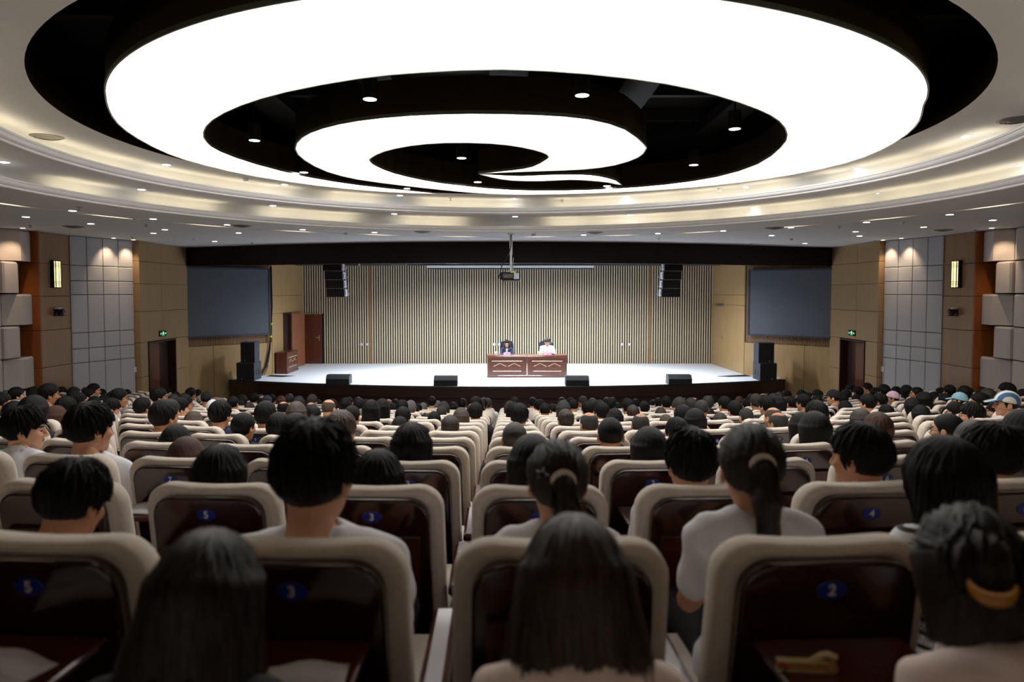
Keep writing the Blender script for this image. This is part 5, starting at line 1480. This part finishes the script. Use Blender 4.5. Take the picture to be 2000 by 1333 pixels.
# more heads of the same kind in the crowded far rows
rx = random.Random(21); extra = 0
free = [q for q in SEATS if q not in used and 8 <= q[0] <= 15]
rx.shuffle(free)
for q in free:
    X, Y, ph, z = SEATS[q]; px_ = proj((X, Y + .2, z + 1.2))[0]
    if extra >= 46 or not (480 < px_ < 1540): continue
    sty = rx.choice('ssssozb'); hcol = rx.choice('kkkkdm'); sex = 'f' if sty == 'o' else 'm'
    m2, side, j = seat_name(*q)
    lb = 'person with %s, row %s from camera, %s seat %s of centre' % (HST[sty] % COLW[hcol], ROWW[q[0]], ORD[j], side)
    o, hs, HMt = make_person((X, Y, z), ph, rx.uniform(.91, .97), sex, 'back', 'lap', rx.choice((-12, 0, 0, 12)), 4, sty, hcol, rx.choice('KKWNG'), set(), 500 + extra, lb, False)
    tag(o, lb, 'person', 'seated audience'); used.add(q); extra += 1
print('PEOPLE', NP, len(people), extra)
# two speakers behind the desks on stage
for x, yt, sex, sty, hcol, shirt, lb in ((990, 665, 'f', 'o', 'k', 'N', 'woman in dark navy jacket reading at the stage desk'), (1069, 661, 'm', 's', 'm', 'W', 'man with greying hair in white shirt at the stage desk')):
    Yp = TY + 1.12; p = at_y(x, yt, Yp - .47); s = (p.z - STZ) / 1.245
    o, hs, HMt = make_person((p.x, Yp - .0, STZ), math.pi, min(1.08, max(.9, s)), sex, 'up', 'desk', 0, 16, sty, hcol, shirt, {'clr'}, int(x), lb, False, collar=True)
    tag(o, lb.replace('woman', 'person with bobbed hair').replace('man with', 'person with'), 'person', 'speakers on the stage')
    if sex == 'f':
        oslot(o, 0, SKIN[3])  # palest skin tone stands in for front light on her face
        J, _ = body_parts('f', 'up', 'desk'); C = J['C']
        m = MB(); m.rings([[(-.035, C[1] + .05, C[2] - .02), (.035, C[1] + .05, C[2] - .02), (.0, C[1] + .07, C[2] - .26)], [(-.03, C[1] + .128, C[2] - .03), (.03, C[1] + .128, C[2] - .03), (.0, C[1] + .142, C[2] - .25)]], 0, False); m.build('blouse', CLOTH['W'], o)
    else: oslot(o, 0, SKIN[3])  # same pale tone, brightening his face through colour instead of light


# ------------------------------------------------------------------ small things lying on the open writing trays
def on_tray(q, dx, dy, dz=.7905):
    X, Y, ph, z = SEATS[q]; c, s_ = math.cos(ph), math.sin(ph)
    return Vector((X + dx * c - dy * s_, Y + dx * s_ + dy * c, z + dz)), ph
def sheet(q, dx, dy, w, d, rz, label):
    p, ph = on_tray(q, dx, dy); m = MB(); n = 8
    top = [[(-w / 2 + w * i / n, y_, .001 + .012 * math.sin(math.pi * i / n) ** 2 * (1 if y_ > 0 else .4)) for i in range(n + 1)] for y_ in (-d / 2, 0, d / 2)]
    for a, b in ((0, 1), (1, 2)): m.rings([top[a], top[b]], 0, True, False, False, False)
    o = m.build('paper_sheet', 'paper', None, p, ph + rz)
    sm = o.modifiers.new('thickness', 'SOLIDIFY'); sm.thickness = .0015
    tag(o, label, 'paper', 'papers on the writing trays')
sheet((2, -3), -.07, -.21, .20, .16, .1, 'white paper on the open tray behind seat seven of row three')
sheet((0, -2), .02, -.24, .2, .14, -.3, 'white paper on the tray at the bottom left corner')
sheet((0, -1), .07, -.25, .16, .12, .1, 'white paper on the tray behind the long dark hair at left')
# folding fan
p, ph = on_tray((0, 1), -.10, -.215); r = empty('folding_fan', p, ph - .12); r.scale = (.66, .66, .66)
m = MB(); m.box(-.10, .06, -.010, .010, .006, .030, 0, .003); m.build('guard_stick', 'fan_wood', r)
m = MB(); m.box(-.10, .05, -.012, .012, .030, .034); m.box(-.10, .05, -.012, .012, .002, .006); m.build('paper_leaf', 'fan_cream', r)
m = MB(); m.tube([(.055, -.012, .017), (.055, .012, .017)], .022, 14); m.build('handle_end', 'fan_wood', r)
m = MB(); m.tube([(.055, -.015, .017), (.055, -.012, .017)], .006, 10); m.build('rivet', 'steel', r)
for dx_, dz_, mt_, rr_ in ((-.088, .022, 'fan_red', .009), (-.075, .014, 'fan_red', .009), (-.096, .013, 'fan_green', .006), (-.08, .006, 'fan_green', .006)):
    m = MB(); m.tube([(dx_, -.0125, dz_), (dx_, -.0105, dz_)], rr_, 8); m.build('painted_flower', mt_, r)
m = MB(); m.tube([(.0, 0, .032), (.03, 0, .052), (.05, 0, .056), (.075, 0, .045)], .009, 8); m.build('cord', 'fan_cream', r)
tag(r, 'closed folding fan with red flowers on the tray at bottom right', 'fan')
# spectacles
p, ph = on_tray((1, -2), .02, -.2); r = empty('spectacles', p + Vector((0, 0, .014)), ph + .5)
for sx in (-1, 1):
    m = MB(); m.tube([(sx * .032 + .024 * math.cos(a), .0, .004 + .017 * math.sin(a)) for a in [2 * math.pi * i / 16 for i in range(17)]], .002, 6, 0, False); m.build('lens_rim', 'steel', r)
    m = MB(); m.tube([(sx * .057, 0, .008), (sx * .06, .07, .0), (sx * .058, .12, -.008)], .002, 6); m.build('temple', 'black_plastic', r)
m = MB(); m.tube([(-.009, 0, .008), (0, 0, .012), (.009, 0, .008)], .002, 6); m.build('bridge', 'steel', r)
tag(r, 'thin-rimmed spectacles on the tray behind seat five of row two', 'spectacles')
